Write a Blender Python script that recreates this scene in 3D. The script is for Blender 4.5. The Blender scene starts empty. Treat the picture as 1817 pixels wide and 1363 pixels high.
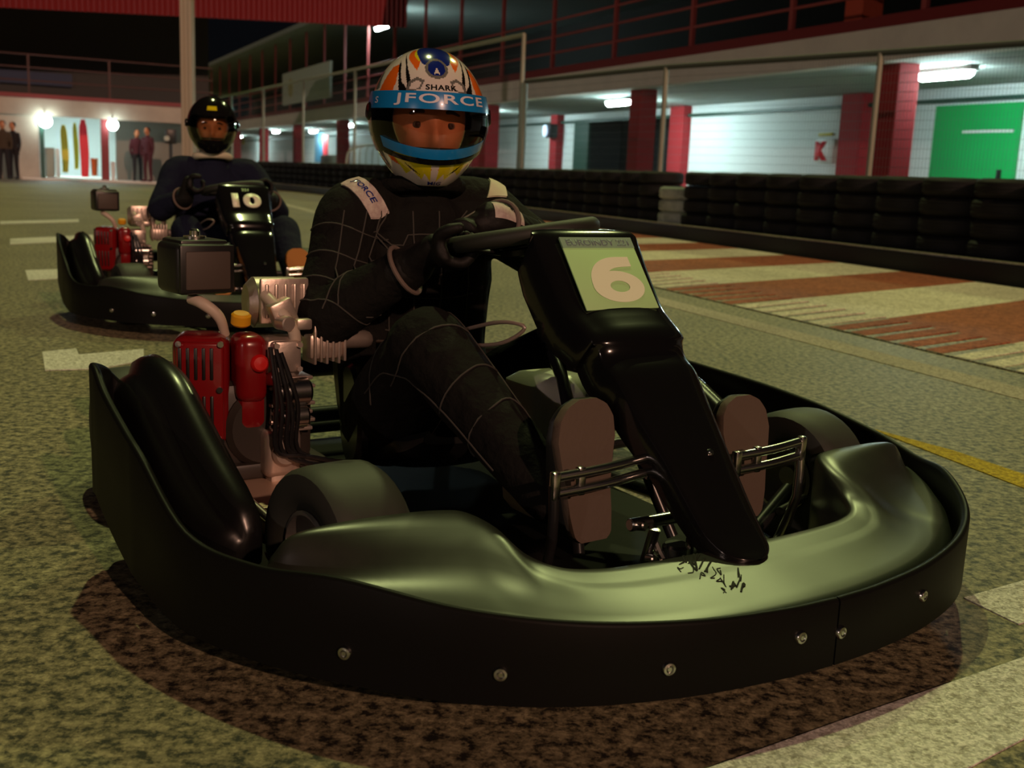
import bpy, bmesh, math, random
from mathutils import Vector, Matrix, Quaternion
random.seed(7)
C = bpy.context.scene.collection
SC = bpy.context.scene
PI = math.pi
W, H = 1817, 1363
# ------------------------------------------------------------------ camera
F, PITCH, ROLL, HC = 1919.2, 0.1892, 0.0429, 0.6725
cp, sp, cr, sr = math.cos(PITCH), math.sin(PITCH), math.cos(ROLL), math.sin(ROLL)
FW = Vector((0, cp, -sp)); RT = Vector((1, 0, 0)); UP = Vector((0, sp, cp))
R2 = cr * RT + sr * UP
U2 = -sr * RT + cr * UP
CAMO = Vector((0, 0, HC))

def ray(x, y):
    return R2 * ((x - W / 2) / F) + U2 * (-(y - H / 2) / F) + FW

def on_plane(x, y, n, off):
    """point of the picture taken back onto the plane n.p = off"""
    d = ray(x, y)
    return CAMO + d * ((off - n.dot(CAMO)) / n.dot(d))

def on_ground(x, y, z=0.0):
    return on_plane(x, y, Vector((0, 0, 1)), z)

# ------------------------------------------------------------------ objects
def thing(name, label, cat, loc=(0, 0, 0), rotz=0, group=None):
    o = bpy.data.objects.new(name, None); C.objects.link(o)
    o.empty_display_size = 0.1
    o.location = loc; o.rotation_euler = (0, 0, rotz)
    return tag(o, label, cat, group)

def tag(o, label, cat, group=None):
    o['label'] = label; o['category'] = cat
    if group: o['group'] = group
    return o

def obj(name, bm, m, parent=None, smooth=True, sharp=40):
    me = bpy.data.meshes.new(name)
    bmesh.ops.recalc_face_normals(bm, faces=bm.faces[:])
    bm.to_mesh(me); bm.free()
    return link(name, me, m, parent, smooth, sharp)

def link(name, me, m, parent=None, smooth=True, sharp=40):
    o = bpy.data.objects.new(name, me); C.objects.link(o)
    for q in (m if isinstance(m, (list, tuple)) else [m]):
        me.materials.append(q)
    if parent: o.parent = parent
    if smooth and len(me.polygons):
        me.polygons.foreach_set('use_smooth', [True] * len(me.polygons))
        try: me.set_sharp_from_angle(angle=math.radians(sharp))
        except Exception: pass
    return o

def struct(name, bm, m, parent=None, smooth=True):
    o = obj(name, bm, m, parent, smooth)
    if parent is None: o['kind'] = 'structure'
    return o

def dup(root, loc=None, rotz=None, label=None, group=None):
    r = root.copy(); C.objects.link(r)
    if loc is not None: r.location = loc
    if rotz is not None: r.rotation_euler = (0, 0, rotz)
    if label: r['label'] = label
    if group: r['group'] = group
    for ch in list(root.children):
        c = ch.copy(); C.objects.link(c); c.parent = r
        for g in ch.children:
            d = g.copy(); C.objects.link(d); d.parent = c
    return r

# ------------------------------------------------------------------ geometry
def BM(): return bmesh.new()

def V(*a): return Vector(a)

def catmull(pts, n=8, closed=False):
    P = [Vector(p) for p in pts]; out = []
    N = len(P)
    rng = range(N if closed else N - 1)
    for i in rng:
        p1, p2 = P[i], P[(i + 1) % N]
        p0 = P[i - 1] if (i > 0 or closed) else p1 * 2 - p2
        p3 = P[(i + 2) % N] if (i + 2 < N or closed) else p2 * 2 - p1
        for k in range(n):
            t = k / n
            out.append(0.5 * ((2 * p1) + (p2 - p0) * t + (2 * p0 - 5 * p1 + 4 * p2 - p3) * t * t + (3 * p1 - p0 - 3 * p2 + p3) * t ** 3))
    if not closed: out.append(P[-1].copy())
    return out

def interp(vals, n):
    """linear resample of per-point values to a catmull(n) path"""
    out = []
    for i in range(len(vals) - 1):
        for k in range(n): out.append(vals[i] + (vals[i + 1] - vals[i]) * k / n)
    out.append(vals[-1]); return out

def loft(bm, rings, cap=True, closed=True, loop=False):
    vs = [[bm.verts.new(p) for p in r] for r in rings]
    n = len(vs[0]); faces = []
    R = range(len(vs) if loop else len(vs) - 1)
    for i in R:
        a, b = vs[i], vs[(i + 1) % len(vs)]
        for j in range(n if closed else n - 1):
            k = (j + 1) % n
            try: faces.append(bm.faces.new((a[j], a[k], b[k], b[j])))
            except ValueError: pass
    if cap and not loop and closed:
        for r in (vs[0], vs[-1]):
            try: faces.append(bm.faces.new(r))
            except ValueError: pass
    return faces

def tube(bm, pts, r, seg=10, n=1, closed=False, flat=1.0, cap=True):
    """swept tube; r number or list per input point; n catmull subdivision"""
    pts = [Vector(p) for p in pts]
    rs = list(r) if isinstance(r, (list, tuple)) else [r] * len(pts)
    if n > 1:
        if closed: rs = rs + [rs[0]]
        rs2 = interp(rs, n); pts = catmull(pts, n, closed)
        rs = rs2[:len(pts)]
    N = len(pts); rings = []
    nrm = None
    for i in range(N):
        if closed: t = pts[(i + 1) % N] - pts[i - 1]
        else: t = pts[min(i + 1, N - 1)] - pts[max(i - 1, 0)]
        t = t.normalized() if t.length > 1e-9 else Vector((0, 0, 1))
        if nrm is None:
            a = Vector((0, 0, 1)) if abs(t.z) < 0.9 else Vector((1, 0, 0))
            nrm = (a - t * a.dot(t)).normalized()
        else:
            nrm = (nrm - t * nrm.dot(t)); nrm = nrm.normalized() if nrm.length > 1e-6 else t.orthogonal().normalized()
        b = t.cross(nrm)
        rings.append([pts[i] + (nrm * math.cos(2 * PI * k / seg) * flat + b * math.sin(2 * PI * k / seg)) * rs[i] for k in range(seg)])
    return loft(bm, rings, cap=cap, loop=closed)

def box(bm, c, s, rot=None, bev=0.0, seg=2):
    g = bmesh.ops.create_cube(bm, size=1.0)
    vs = g['verts']
    M = Matrix.Translation(Vector(c)) @ (rot.to_4x4() if rot else Matrix.Identity(4)) @ Matrix.Diagonal((s[0], s[1], s[2], 1))
    bmesh.ops.transform(bm, matrix=M, verts=vs)
    if bev > 0:
        es = list({e for v in vs for e in v.link_edges})
        bmesh.ops.bevel(bm, geom=es, offset=bev, segments=seg, affect='EDGES', profile=0.5)

def frame(z, x=None):
    """3x3 with local z along z"""
    z = Vector(z).normalized()
    a = Vector(x) if x is not None else (Vector((0, 0, 1)) if abs(z.z) < 0.9 else Vector((1, 0, 0)))
    x = (a - z * a.dot(z)).normalized(); y = z.cross(x)
    return Matrix((x, y, z)).transposed()

def lathe(bm, prof, c=(0, 0, 0), axis=(0, 0, 1), seg=32, a0=0, a1=2 * PI):
    """profile [(radius, height)] about axis through c"""
    Mx = frame(axis); c = Vector(c)
    full = abs(a1 - a0 - 2 * PI) < 1e-6
    rings = []
    for k in range(seg if full else seg + 1):
        a = a0 + (a1 - a0) * k / seg
        rings.append([c + Mx @ Vector((r * math.cos(a), r * math.sin(a), h)) for r, h in prof])
    closedp = (Vector((prof[0][0], prof[0][1], 0)) - Vector((prof[-1][0], prof[-1][1], 0))).length < 1e-9
    if closedp: rings = [r[:-1] for r in rings]
    loft(bm, rings, cap=False, closed=closedp, loop=full)

def cyl(bm, c, axis, r, h, seg=20, bev=0.0):
    """solid cylinder centred at c"""
    b = min(bev, r * .5, h * .5)
    lathe(bm, [(1e-4, -h / 2), (r - b, -h / 2), (r, -h / 2 + b), (r, h / 2 - b), (r - b, h / 2), (1e-4, h / 2)], c, axis, seg)

def ball(bm, c, r, seg=16, scale=(1, 1, 1)):
    g = bmesh.ops.create_uvsphere(bm, u_segments=seg, v_segments=max(6, seg // 2), radius=1)
    M = Matrix.Translation(Vector(c)) @ Matrix.Diagonal((r * scale[0], r * scale[1], r * scale[2], 1))
    bmesh.ops.transform(bm, matrix=M, verts=g['verts'])

def prism(bm, poly, depth, M=None):
    """2-D polygon (x,y) extruded by depth in z, transformed by M"""
    a = [bm.verts.new(Vector((x, y, 0))) for x, y in poly]
    b = [bm.verts.new(Vector((x, y, depth))) for x, y in poly]
    n = len(poly)
    bm.faces.new(a); bm.faces.new(b)
    for i in range(n):
        k = (i + 1) % n; bm.faces.new((a[i], a[k], b[k], b[i]))
    if M is not None: bmesh.ops.transform(bm, matrix=M, verts=a + b)
    bmesh.ops.triangulate(bm, faces=[f for f in bm.faces if len(f.verts) > 4])

def remeshed(bm, voxel, smooth=6, fac=0.5):
    me = bpy.data.meshes.new('tmp'); 
    bmesh.ops.recalc_face_normals(bm, faces=bm.faces[:])
    bm.to_mesh(me); bm.free()
    o = bpy.data.objects.new('tmp', me); C.objects.link(o)
    m = o.modifiers.new('r', 'REMESH'); m.mode = 'VOXEL'; m.voxel_size = voxel
    s = o.modifiers.new('s', 'SMOOTH'); s.factor = fac; s.iterations = smooth
    dg = bpy.context.evaluated_depsgraph_get()
    out = bpy.data.meshes.new_from_object(o.evaluated_get(dg))
    bpy.data.objects.remove(o); bpy.data.meshes.remove(me)
    return out

def textbm(s, width, height, extrude=0.0006, bold=0.0, space=1.0):
    """text mesh centred at the origin, scaled to width x height, in the xy plane"""
    cu = bpy.data.curves.new('t', 'FONT'); cu.body = s; cu.size = 1; cu.extrude = 0.0
    cu.offset = bold; cu.space_character = space; cu.resolution_u = 4
    o = bpy.data.objects.new('t', cu); C.objects.link(o)
    dg = bpy.context.evaluated_depsgraph_get()
    me = bpy.data.meshes.new_from_object(o.evaluated_get(dg))
    bpy.data.objects.remove(o); bpy.data.curves.remove(cu)
    bm = BM(); bm.from_mesh(me); bpy.data.meshes.remove(me)
    xs = [v.co.x for v in bm.verts]; ys = [v.co.y for v in bm.verts]
    sx = width / (max(xs) - min(xs)); sy = height / (max(ys) - min(ys))
    cx, cy = (max(xs) + min(xs)) / 2, (max(ys) + min(ys)) / 2
    for v in bm.verts: v.co = Vector(((v.co.x - cx) * sx, (v.co.y - cy) * sy, 0))
    if extrude > 0:
        r = bmesh.ops.extrude_face_region(bm, geom=bm.faces[:])
        for v in [g for g in r['geom'] if isinstance(g, bmesh.types.BMVert)]: v.co.z += extrude
    return bm

def refine(bm, L, it=4):
    bmesh.ops.triangulate(bm, faces=bm.faces[:])
    for _ in range(it):
        es = [e for e in bm.edges if e.calc_length() > L]
        if not es: break
        bmesh.ops.subdivide_edges(bm, edges=es, cuts=1)
        bmesh.ops.triangulate(bm, faces=[f for f in bm.faces if len(f.verts) > 3])

def xform(bm, M):
    bmesh.ops.transform(bm, matrix=M, verts=bm.verts[:]); return bm

# ------------------------------------------------------------------ materials
def mat(name, col, rough=0.5, metal=0.0, spec=0.5, coat=0.0, emit=None, estr=0.0, bump=None, mottle=None):
    m = bpy.data.materials.new(name); m.use_nodes = True
    nt = m.node_tree; p = nt.nodes['Principled BSDF']
    p.inputs['Base Color'].default_value = (*col, 1)
    p.inputs['Roughness'].default_value = rough
    p.inputs['Metallic'].default_value = metal
    p.inputs['Specular IOR Level'].default_value = spec
    p.inputs['Coat Weight'].default_value = coat
    if emit:
        p.inputs['Emission Color'].default_value = (*emit, 1); p.inputs['Emission Strength'].default_value = estr
    tc = nt.nodes.new('ShaderNodeTexCoord')
    if bump:
        sc, st, dist = bump
        n = nt.nodes.new('ShaderNodeTexNoise'); n.inputs['Scale'].default_value = sc; n.inputs['Detail'].default_value = 5
        b = nt.nodes.new('ShaderNodeBump'); b.inputs['Strength'].default_value = st; b.inputs['Distance'].default_value = dist
        nt.links.new(tc.outputs['Object'], n.inputs['Vector']); nt.links.new(n.outputs['Fac'], b.inputs['Height'])
        nt.links.new(b.outputs['Normal'], p.inputs['Normal'])
    if mottle:
        sc, col2, lo, hi = mottle
        n = nt.nodes.new('ShaderNodeTexNoise'); n.inputs['Scale'].default_value = sc; n.inputs['Detail'].default_value = 6; n.inputs['Roughness'].default_value = .65
        r = nt.nodes.new('ShaderNodeValToRGB'); r.color_ramp.elements[0].position = lo; r.color_ramp.elements[1].position = hi
        r.color_ramp.elements[0].color = (*col, 1); r.color_ramp.elements[1].color = (*col2, 1)
        nt.links.new(tc.outputs['Object'], n.inputs['Vector']); nt.links.new(n.outputs['Fac'], r.inputs['Fac'])
        nt.links.new(r.outputs['Color'], p.inputs['Base Color'])
    return m

def glass(name, tint, refl=0.06, rough=0.03):
    m = bpy.data.materials.new(name); m.use_nodes = True; nt = m.node_tree
    for n in list(nt.nodes): nt.nodes.remove(n)
    out = nt.nodes.new('ShaderNodeOutputMaterial'); mix = nt.nodes.new('ShaderNodeMixShader')
    t = nt.nodes.new('ShaderNodeBsdfTransparent'); g = nt.nodes.new('ShaderNodeBsdfGlossy')
    fr = nt.nodes.new('ShaderNodeFresnel'); fr.inputs['IOR'].default_value = 1.5
    t.inputs['Color'].default_value = (*tint, 1); g.inputs['Roughness'].default_value = rough
    nt.links.new(fr.outputs['Fac'], mix.inputs['Fac']); nt.links.new(t.outputs['BSDF'], mix.inputs[1]); nt.links.new(g.outputs['BSDF'], mix.inputs[2])
    nt.links.new(mix.outputs['Shader'], out.inputs['Surface'])
    return m

def speckle(name, base, dark, light, scale=90.0, big=None, rough=0.85, spec=.25):
    """asphalt: coarse grains with dark pits; optional large soft patches"""
    m = bpy.data.materials.new(name); m.use_nodes = True; nt = m.node_tree; N = nt.nodes; Lk = nt.links
    p = N['Principled BSDF']; p.inputs['Roughness'].default_value = rough; p.inputs['Specular IOR Level'].default_value = spec
    tc = N.new('ShaderNodeTexCoord')
    v = N.new('ShaderNodeTexVoronoi'); v.inputs['Scale'].default_value = scale * 2.6; v.inputs['Randomness'].default_value = 1
    n = N.new('ShaderNodeTexNoise'); n.inputs['Scale'].default_value = scale * .62; n.inputs['Detail'].default_value = 7; n.inputs['Roughness'].default_value = .72
    Lk.new(tc.outputs['Object'], v.inputs['Vector']); Lk.new(tc.outputs['Object'], n.inputs['Vector'])
    r1 = N.new('ShaderNodeValToRGB'); e = r1.color_ramp.elements
    e[0].position = .41; e[0].color = (*dark, 1); e[1].position = .61; e[1].color = (*light, 1)
    k = e.new(.5); k.color = (*base, 1)
    Lk.new(n.outputs['Fac'], r1.inputs['Fac'])
    rv = N.new('ShaderNodeSeparateColor'); Lk.new(v.outputs['Color'], rv.inputs['Color'])
    mr = N.new('ShaderNodeMapRange'); mr.inputs['To Min'].default_value = .68; mr.inputs['To Max'].default_value = 1.3
    Lk.new(rv.outputs['Red'], mr.inputs['Value'])
    mu = N.new('ShaderNodeMix'); mu.data_type = 'RGBA'; mu.blend_type = 'MULTIPLY'; mu.inputs['Factor'].default_value = 1
    Lk.new(r1.outputs['Color'], mu.inputs['A']); Lk.new(mr.outputs['Result'], mu.inputs['B'])
    last = mu.outputs['Result']
    n2 = N.new('ShaderNodeTexNoise'); n2.inputs['Scale'].default_value = .9; n2.inputs['Detail'].default_value = 4
    Lk.new(tc.outputs['Object'], n2.inputs['Vector'])
    m2 = N.new('ShaderNodeMapRange'); m2.inputs['From Min'].default_value = .3; m2.inputs['From Max'].default_value = .7
    m2.inputs['To Min'].default_value = .8; m2.inputs['To Max'].default_value = 1.15
    Lk.new(n2.outputs['Fac'], m2.inputs['Value'])
    mu2 = N.new('ShaderNodeMix'); mu2.data_type = 'RGBA'; mu2.blend_type = 'MULTIPLY'; mu2.inputs['Factor'].default_value = 1
    Lk.new(last, mu2.inputs['A']); Lk.new(m2.outputs['Result'], mu2.inputs['B'])
    Lk.new(mu2.outputs['Result'], p.inputs['Base Color'])
    b = N.new('ShaderNodeBump'); b.inputs['Strength'].default_value = .6; b.inputs['Distance'].default_value = .004
    Lk.new(n.outputs['Fac'], b.inputs['Height']); Lk.new(b.outputs['Normal'], p.inputs['Normal'])
    return m
# ================================================================== MATERIALS
M = {}
M['asphalt'] = speckle('asphalt', (.195, .166, .092), (.018, .015, .010), (.36, .31, .18), 74, rough=.62, spec=.5)
M['paint_white'] = speckle('worn white paint', (.70, .69, .63), (.42, .40, .34), (.78, .76, .70), 110)
M['paint_beige'] = speckle('faded line paint', (.44, .40, .30), (.25, .22, .16), (.52, .47, .36), 90)
M['paint_yellow'] = speckle('yellow paint', (.50, .36, .02), (.30, .20, .01), (.58, .43, .03), 110)
M['kerb_white'] = speckle('kerb cream paint', (.66, .62, .47), (.50, .46, .33), (.72, .68, .52), 40)
M['kerb_red'] = speckle('kerb red paint', (.33, .095, .045), (.22, .06, .03), (.40, .12, .055), 40)
M['concrete'] = mat('painted concrete', (.78, .72, .66), .8, mottle=(1.5, (.68, .63, .58), .35, .7))
M['wallwhite'] = mat('white wall', (.76, .80, .80), .7)
M['ceil'] = mat('grey ceiling', (.30, .34, .32), .8)
M['red'] = mat('red paint', (.36, .028, .035), .7, spec=.15)
M['rail'] = mat('dark fence rail', (.07, .08, .07), .6)
M['darkred'] = mat('dark red paint', (.20, .02, .025), .5)
M['redrail'] = mat('red rail paint', (.36, .07, .07), .5)
M['orange_red'] = mat('orange red column', (.62, .10, .05), .5)
M['green'] = mat('green door paint', (.01, .40, .10), .45)
M['darkgreen'] = mat('dark green paint', (.02, .07, .05), .5)
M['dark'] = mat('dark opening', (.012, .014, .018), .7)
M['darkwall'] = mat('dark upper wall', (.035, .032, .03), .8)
M['galv'] = mat('galvanised steel', (.34, .35, .26), .5, metal=.4)
M['wire'] = mat('fence wire', (.16, .18, .17), .6, metal=.3)
M['rubber'] = mat('tyre rubber', (.009, .010, .0105), .7, spec=.3, bump=(30, .4, .01))
M['palerubber'] = mat('pale painted tyre rubber', (.50, .56, .47), .7, mottle=(5, (.22, .26, .22), .4, .7))
M['beam'] = mat('black rubber edging', (.012, .012, .012), .6)
M['lamp'] = mat('lit diffuser', (.9, .95, .95), .4, emit=(.72, 1.0, .97), estr=170)
M['globe'] = mat('lit globe', (.9, .95, .95), .4, emit=(.78, 1.0, .93), estr=22)
M['housing'] = mat('lamp housing', (.5, .52, .5), .5)
M['white'] = mat('white plastic', (.75, .75, .73), .4)
M['black'] = mat('black plastic', (.012, .012, .012), .4)
M['yellow'] = mat('yellow vinyl', (.60, .50, .03), .5)
M['bannerred'] = mat('red vinyl', (.75, .03, .05), .5)
M['bannerblue'] = mat('blue vinyl', (.05, .22, .38), .5)
M['orange'] = mat('orange plastic', (.65, .15, .03), .5)
M['board'] = mat('pale board', (.50, .55, .48), .6)
M['cloth_dark'] = mat('dark clothing', (.018, .016, .02), .9)
M['cloth_red'] = mat('maroon clothing', (.07, .012, .02), .9)
M['cloth_brown'] = mat('brown clothing', (.06, .04, .025), .9)
M['skin'] = mat('skin', (.56, .23, .11), .55)
M['hair'] = mat('dark hair', (.02, .013, .01), .6)

# ================================================================== GROUND
bm = BM()
vs = [bm.verts.new(p) for p in ((-60, -12, 0), (60, -12, 0), (60, 110, 0), (-60, 110, 0))]
bm.faces.new(vs)
struct('floor', bm, M['asphalt'], smooth=False)

def slab(name, pts, m, z=0.0022):
    """a coat of paint on the ground: polygon with a real thickness"""
    bm = BM()
    prism(bm, [(p[0], p[1]) for p in pts], z)
    return struct(name, bm, m, smooth=False)

TU = Vector((-.35, .937, 0)).normalized(); TN = Vector((TU.y, -TU.x, 0))     # along / away from the track edge

def tp(s, off, z=0.0): return TU * s + TN * off + Vector((0, 0, z))

slab('track_marking', [(.02, 1.03), (.254, 1.166), (.451, 1.298), (.78, 1.514), (1.6, 2.03), (1.6, 1.79), (.667, 1.266), (.568, 1.191), (.2, .96)], M['paint_white'])
slab('track_marking', [(.784, 1.747), (1.5, 2.22), (1.5, 2.06), (.829, 1.64)], M['paint_white'])
slab('track_marking', [tuple(tp(s, o)[:2]) for s, o in ((-2, 2.89), (40, 2.89), (40, 3.07), (-2, 3.07))], M['paint_beige'])
slab('track_marking', [(1.05, 3.02), (1.03, 3.08), (1.19, 2.829), (1.285, 2.591), (1.40, 2.34), (1.31, 2.30), (1.215, 2.485)], M['paint_yellow'])
for q in ([(75, 625), (135, 619), (140, 630), (255, 620), (255, 640), (180, 655), (80, 658)],
          [(45, 480), (105, 478), (106, 495), (50, 498)],
          [(205, 484), (300, 479), (300, 494), (215, 496)],
          [(18, 424), (165, 417), (166, 427), (18, 434)],
          [(0, 393), (140, 389), (140, 394), (0, 398)]):
    slab('track_marking', [tuple(on_ground(x, y)[:2]) for x, y in q], M['paint_white'])

# kerb: painted bank with slanting red and cream bars, then a ribbed lip towards the track
def kerb():
    p = 1.72                               # length of one colour
    for k in range(-3, 15):
        s0 = 4.95 + p * .5 * k - .3
        m = M['kerb_white'] if k % 2 == 0 else M['kerb_red']
        sh = 1.15                          # the bars slant
        a, b = s0, s0 + p * .5
        slab('kerb_band', [tuple(tp(s, o)[:2]) for s, o in ((a, 3.84), (b, 3.84), (b + sh, 6.3), (a + sh, 6.3))], m, .022)
        bm = BM()
        n = 5
        for i in range(n):                 # ribs
            r0 = a - .14 + (b - a) * i / n; w = (b - a) / n
            A = [tp(r0 + w * .08, 3.33, 0), tp(r0 + w * .70, 3.33, 0), tp(r0 + w * .70 + .14, 3.84, 0), tp(r0 + w * .08 + .14, 3.84, 0)]
            lo = [bm.verts.new(v) for v in A]
            hi = [bm.verts.new(v + Vector((0, 0, h))) for v, h in zip(A, (.008, .008, .029, .029))]
            for i2 in range(4):
                j = (i2 + 1) % 4; bm.faces.new((lo[i2], lo[j], hi[j], hi[i2]))
            bm.faces.new(hi)
        A = [tp(a - .14, 3.32), tp(b - .14, 3.32), tp(b, 3.85), tp(a, 3.85)]
        lo = [bm.verts.new(v) for v in A]; hi = [bm.verts.new(v + Vector((0, 0, h))) for v, h in zip(A, (.006, .006, .022, .022))]
        for i2 in range(4):
            j = (i2 + 1) % 4; bm.faces.new((lo[i2], lo[j], hi[j], hi[i2]))
        bm.faces.new(hi)
        nb = len(bm.faces)
        o = struct('kerb_lip', bm, [m, M['asphalt']], smooth=False)
        for f in o.data.polygons[nb - 5:]: f.material_index = 1
kerb()

# low rubber edging; pale strip paints the greenish light on its top edge
rotT = Matrix((TN, TU, Vector((0, 0, 1)))).transposed()
SB = 18.0                                          # beyond this the barrier bends left
TU2 = Vector((-.46, .888, 0)).normalized(); TN2 = Vector((TU2.y, -TU2.x, 0))
rotT2 = Matrix((TN2, TU2, Vector((0, 0, 1)))).transposed()
def tq(s, off, z=0.0):
    return tp(s, off, z) if s <= SB else tp(SB, 6.86) + TU2 * (s - SB) + TN2 * (off - 6.86) + Vector((0, 0, z))
bm = BM()
box(bm, tp((1 + SB) / 2, 6.47, .09), (.14, SB - 1 + .1, .18), rotT, .02)
box(bm, tq(SB + 9.5, 6.47, .09), (.14, 19, .18), rotT2, .02)
t = obj('barrier_edging', bm, M['beam']); t['kind'] = 'structure'
bm = BM(); box(bm, tp((1 + SB) / 2, 6.425, .187), (.05, SB - 1, .012), rotT); box(bm, tq(SB + 9.5, 6.425, .187), (.05, 19, .012), rotT2)
t = obj('barrier_edging_lit_top', bm, M['paint_beige']); t['kind'] = 'structure'

# ================================================================== TYRES
def tyre_mesh(R=.295, h=.164, seg=30):
    bm = BM(); r = R * .55; q = h / 2
    prof = [(r, -q * .7), (r + .015, -q * .95), (R * .80, -q), (R * .93, -q * .86), (R * .99, -q * .6), (R, -q * .34), (R * .985, -q * .30), (R * .985, -q * .06), (R, -q * .02), (R, q * .3),
            (R * .985, q * .34), (R * .99, q * .6), (R * .93, q * .86), (R * .80, q), (r + .015, q * .95), (r, q * .7), (r - .01, q * .5), (R * .72, q * .3), (R * .72, -q * .3), (r - .01, -q * .5), (r, -q * .7)]
    lathe(bm, prof, (0, 0, 0), (0, 0, 1), seg)
    me = bpy.data.meshes.new('tyre'); bmesh.ops.recalc_face_normals(bm, faces=bm.faces[:]); bm.to_mesh(me); bm.free(); return me

TM = tyre_mesh(); TP = tyre_mesh(.297, .158)
first = link('stacked_tyre', TM, M['rubber']); C.objects.unlink(first)
pale = link('stacked_tyre', TP, M['palerubber']); C.objects.unlink(pale)
ORD = ['bottom tyre', 'second tyre up', 'third tyre up', 'fourth tyre up', 'top tyre']
NTH = ['next', 'second', 'third', 'fourth', 'fifth', 'sixth', 'seventh', 'eighth', 'ninth', 'tenth', 'eleventh', 'twelfth', 'thirteenth', 'fourteenth', 'fifteenth', 'sixteenth']
NTH += ['%dth' % i for i in range(17, 60)]
for i in (21, 31, 41): NTH[i - 1] = '%dst' % i
for i in (22, 32, 42): NTH[i - 1] = '%dnd' % i
for i in (23, 33, 43): NTH[i - 1] = '%drd' % i
rt = random.Random(3)
S0 = TU.dot(on_plane(1174, 360, TN, 6.56))
for k in range(-13, 40):
    s = S0 + .605 * k
    if k == 0:
        for j in range(4):
            o = pale.copy(); C.objects.link(o)
            o.location = tp(s + rt.uniform(-.01, .01), 6.85, .080 + .158 * j); o.rotation_euler.z = rt.uniform(0, 6)
            tag(o, ['pale grey-green painted tyre at the bottom of the short stack under the fence post', 'pale grey-green tyre, second up in the short stack under the fence post',
                    'pale grey-green tyre, third up in the short stack under the fence post', 'pale grey-green tyre on top of the short stack under the fence post'][j], 'tyre', 'tyres of the barrier')
        continue
    side = 'right' if k < 0 else 'left'
    for j in range(5):
        o = first.copy(); C.objects.link(o)
        o.location = tq(s + rt.uniform(-.005, .005), 6.86 + rt.uniform(-.015, .015), .083 + .1645 * j); o.rotation_euler.z = rt.uniform(0, 6)
        tag(o, 'black %s in the %s stack to the %s of the pale stack' % (ORD[j], NTH[abs(k) - 1], side), 'tyre', 'tyres of the barrier')
bpy.data.objects.remove(first); bpy.data.objects.remove(pale)

# ================================================================== BUILDING ON THE RIGHT
BU = Vector((-.427, .904, 0)).normalized(); BN = Vector((BU.y, -BU.x, 0))
rotB = Matrix((BN, BU, Vector((0, 0, 1)))).transposed()
OF, OB = 12.1, 15.75

def bp(s, off, z=0.0): return BU * s + BN * off + Vector((0, 0, z))
def ps(px, off, y=240): return BU.dot(on_plane(px, y, BN, off))          # where a picture column meets a wall line
def pz(px, y, off): return on_plane(px, y, BN, off).z
def bb(bm, s0, s1, o0, o1, z0, z1, bev=0.0):
    box(bm, bp((s0 + s1) / 2, (o0 + o1) / 2, (z0 + z1) / 2), (abs(o1 - o0), abs(s1 - s0), abs(z1 - z0)), rotB, bev)
def bstruct(name, m, *boxes, bev=0.0):
    bm = BM()
    for b in boxes: bb(bm, *b, bev)
    return struct(name, bm, m, smooth=False)

dk0, dk1 = ps(1195, OB), ps(1020, OB)           # dark opening
gr0, gr1 = ps(1812, OB), ps(1660, OB)           # green door
bstruct('wall_right', M['wallwhite'], (-2, dk0, OB, OB + .3, 0, 2.6), (dk1, 95, OB, OB + .3, 0, 2.6), (dk0, dk1, OB, OB + .3, 2.42, 2.6))
bstruct('ceiling_canopy', M['ceil'], (-2, 95, OF + .02, OB + .3, 2.6, 3.05))
bstruct('trim_fascia', M['concrete'], (-2, 95, OF - .25, OF + .02, 2.575, 3.06))
bstruct('trim_fascia_top', M['darkred'], (-2, 95, OF - .22, OF + .02, 3.06, 3.24))
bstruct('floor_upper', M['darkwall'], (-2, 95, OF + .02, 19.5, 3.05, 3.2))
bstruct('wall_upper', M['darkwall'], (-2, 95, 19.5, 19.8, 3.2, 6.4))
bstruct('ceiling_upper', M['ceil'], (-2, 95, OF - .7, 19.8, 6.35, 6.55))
bstruct('trim_conduit', M['darkgreen'], (-2, 95, OB - .12, OB - .02, 2.33, 2.40))
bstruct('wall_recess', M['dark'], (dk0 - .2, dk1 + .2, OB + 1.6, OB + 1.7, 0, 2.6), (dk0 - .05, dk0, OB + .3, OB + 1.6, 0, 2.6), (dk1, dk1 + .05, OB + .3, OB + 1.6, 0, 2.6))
bstruct('trim_door_frame', M['darkgreen'], (dk1 - .9, dk1, OB - .03, OB + .05, 0, 2.42), (dk0, dk0 + .08, OB - .03, OB + .05, 0, 2.42))
d = bstruct('door_1', M['green'], (gr0, gr1, OB - .06, OB, 0, pz(1700, 187, OB)))
bm = BM(); bb(bm, ps(1803, OB), ps(1712, OB), OB - .075, OB - .06, pz(1755, 236, OB), pz(1755, 231, OB)); obj('door_stripe', bm, M['white'], d)
bm = BM(); bb(bm, ps(1790, OB), ps(1783, OB), OB - .11, OB - .06, .95, 1.15, .01); obj('door_handle', bm, M['black'], d)

# columns
cs_ = [ps(1587, OF + .31, 215), ps(1139, OF + .31, 225), ps(868, OF + .31, 240)]
cs_ = [cs_[0] - 7.2] + cs_ + [cs_[2] + 7.3 * k for k in range(1, 8)]
for s in cs_:
    bstruct('column', M['red'], (s - .21, s + .21, OF + .1, OF + .52, 0, 2.6), bev=.02)
for a, b in ((1500, 1543), (1197, 1225), (988, 1000), (843, 852), (462, 470)):
    s0, s1 = ps(b, OB), ps(a, OB)
    if s1 - s0 > .62: s1 = s0 + .62
    bstruct('pilaster', M['red'], (s0, s1, OB - .25, OB, 0, 2.6), bev=.01)
s0 = ps(1531, OF + 1.5, 20)
bstruct('column_upper', M['orange_red'], (s0 - .22, s0 + .22, OF + 1.3, OF + 1.74, 3.2, 6.35))

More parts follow.
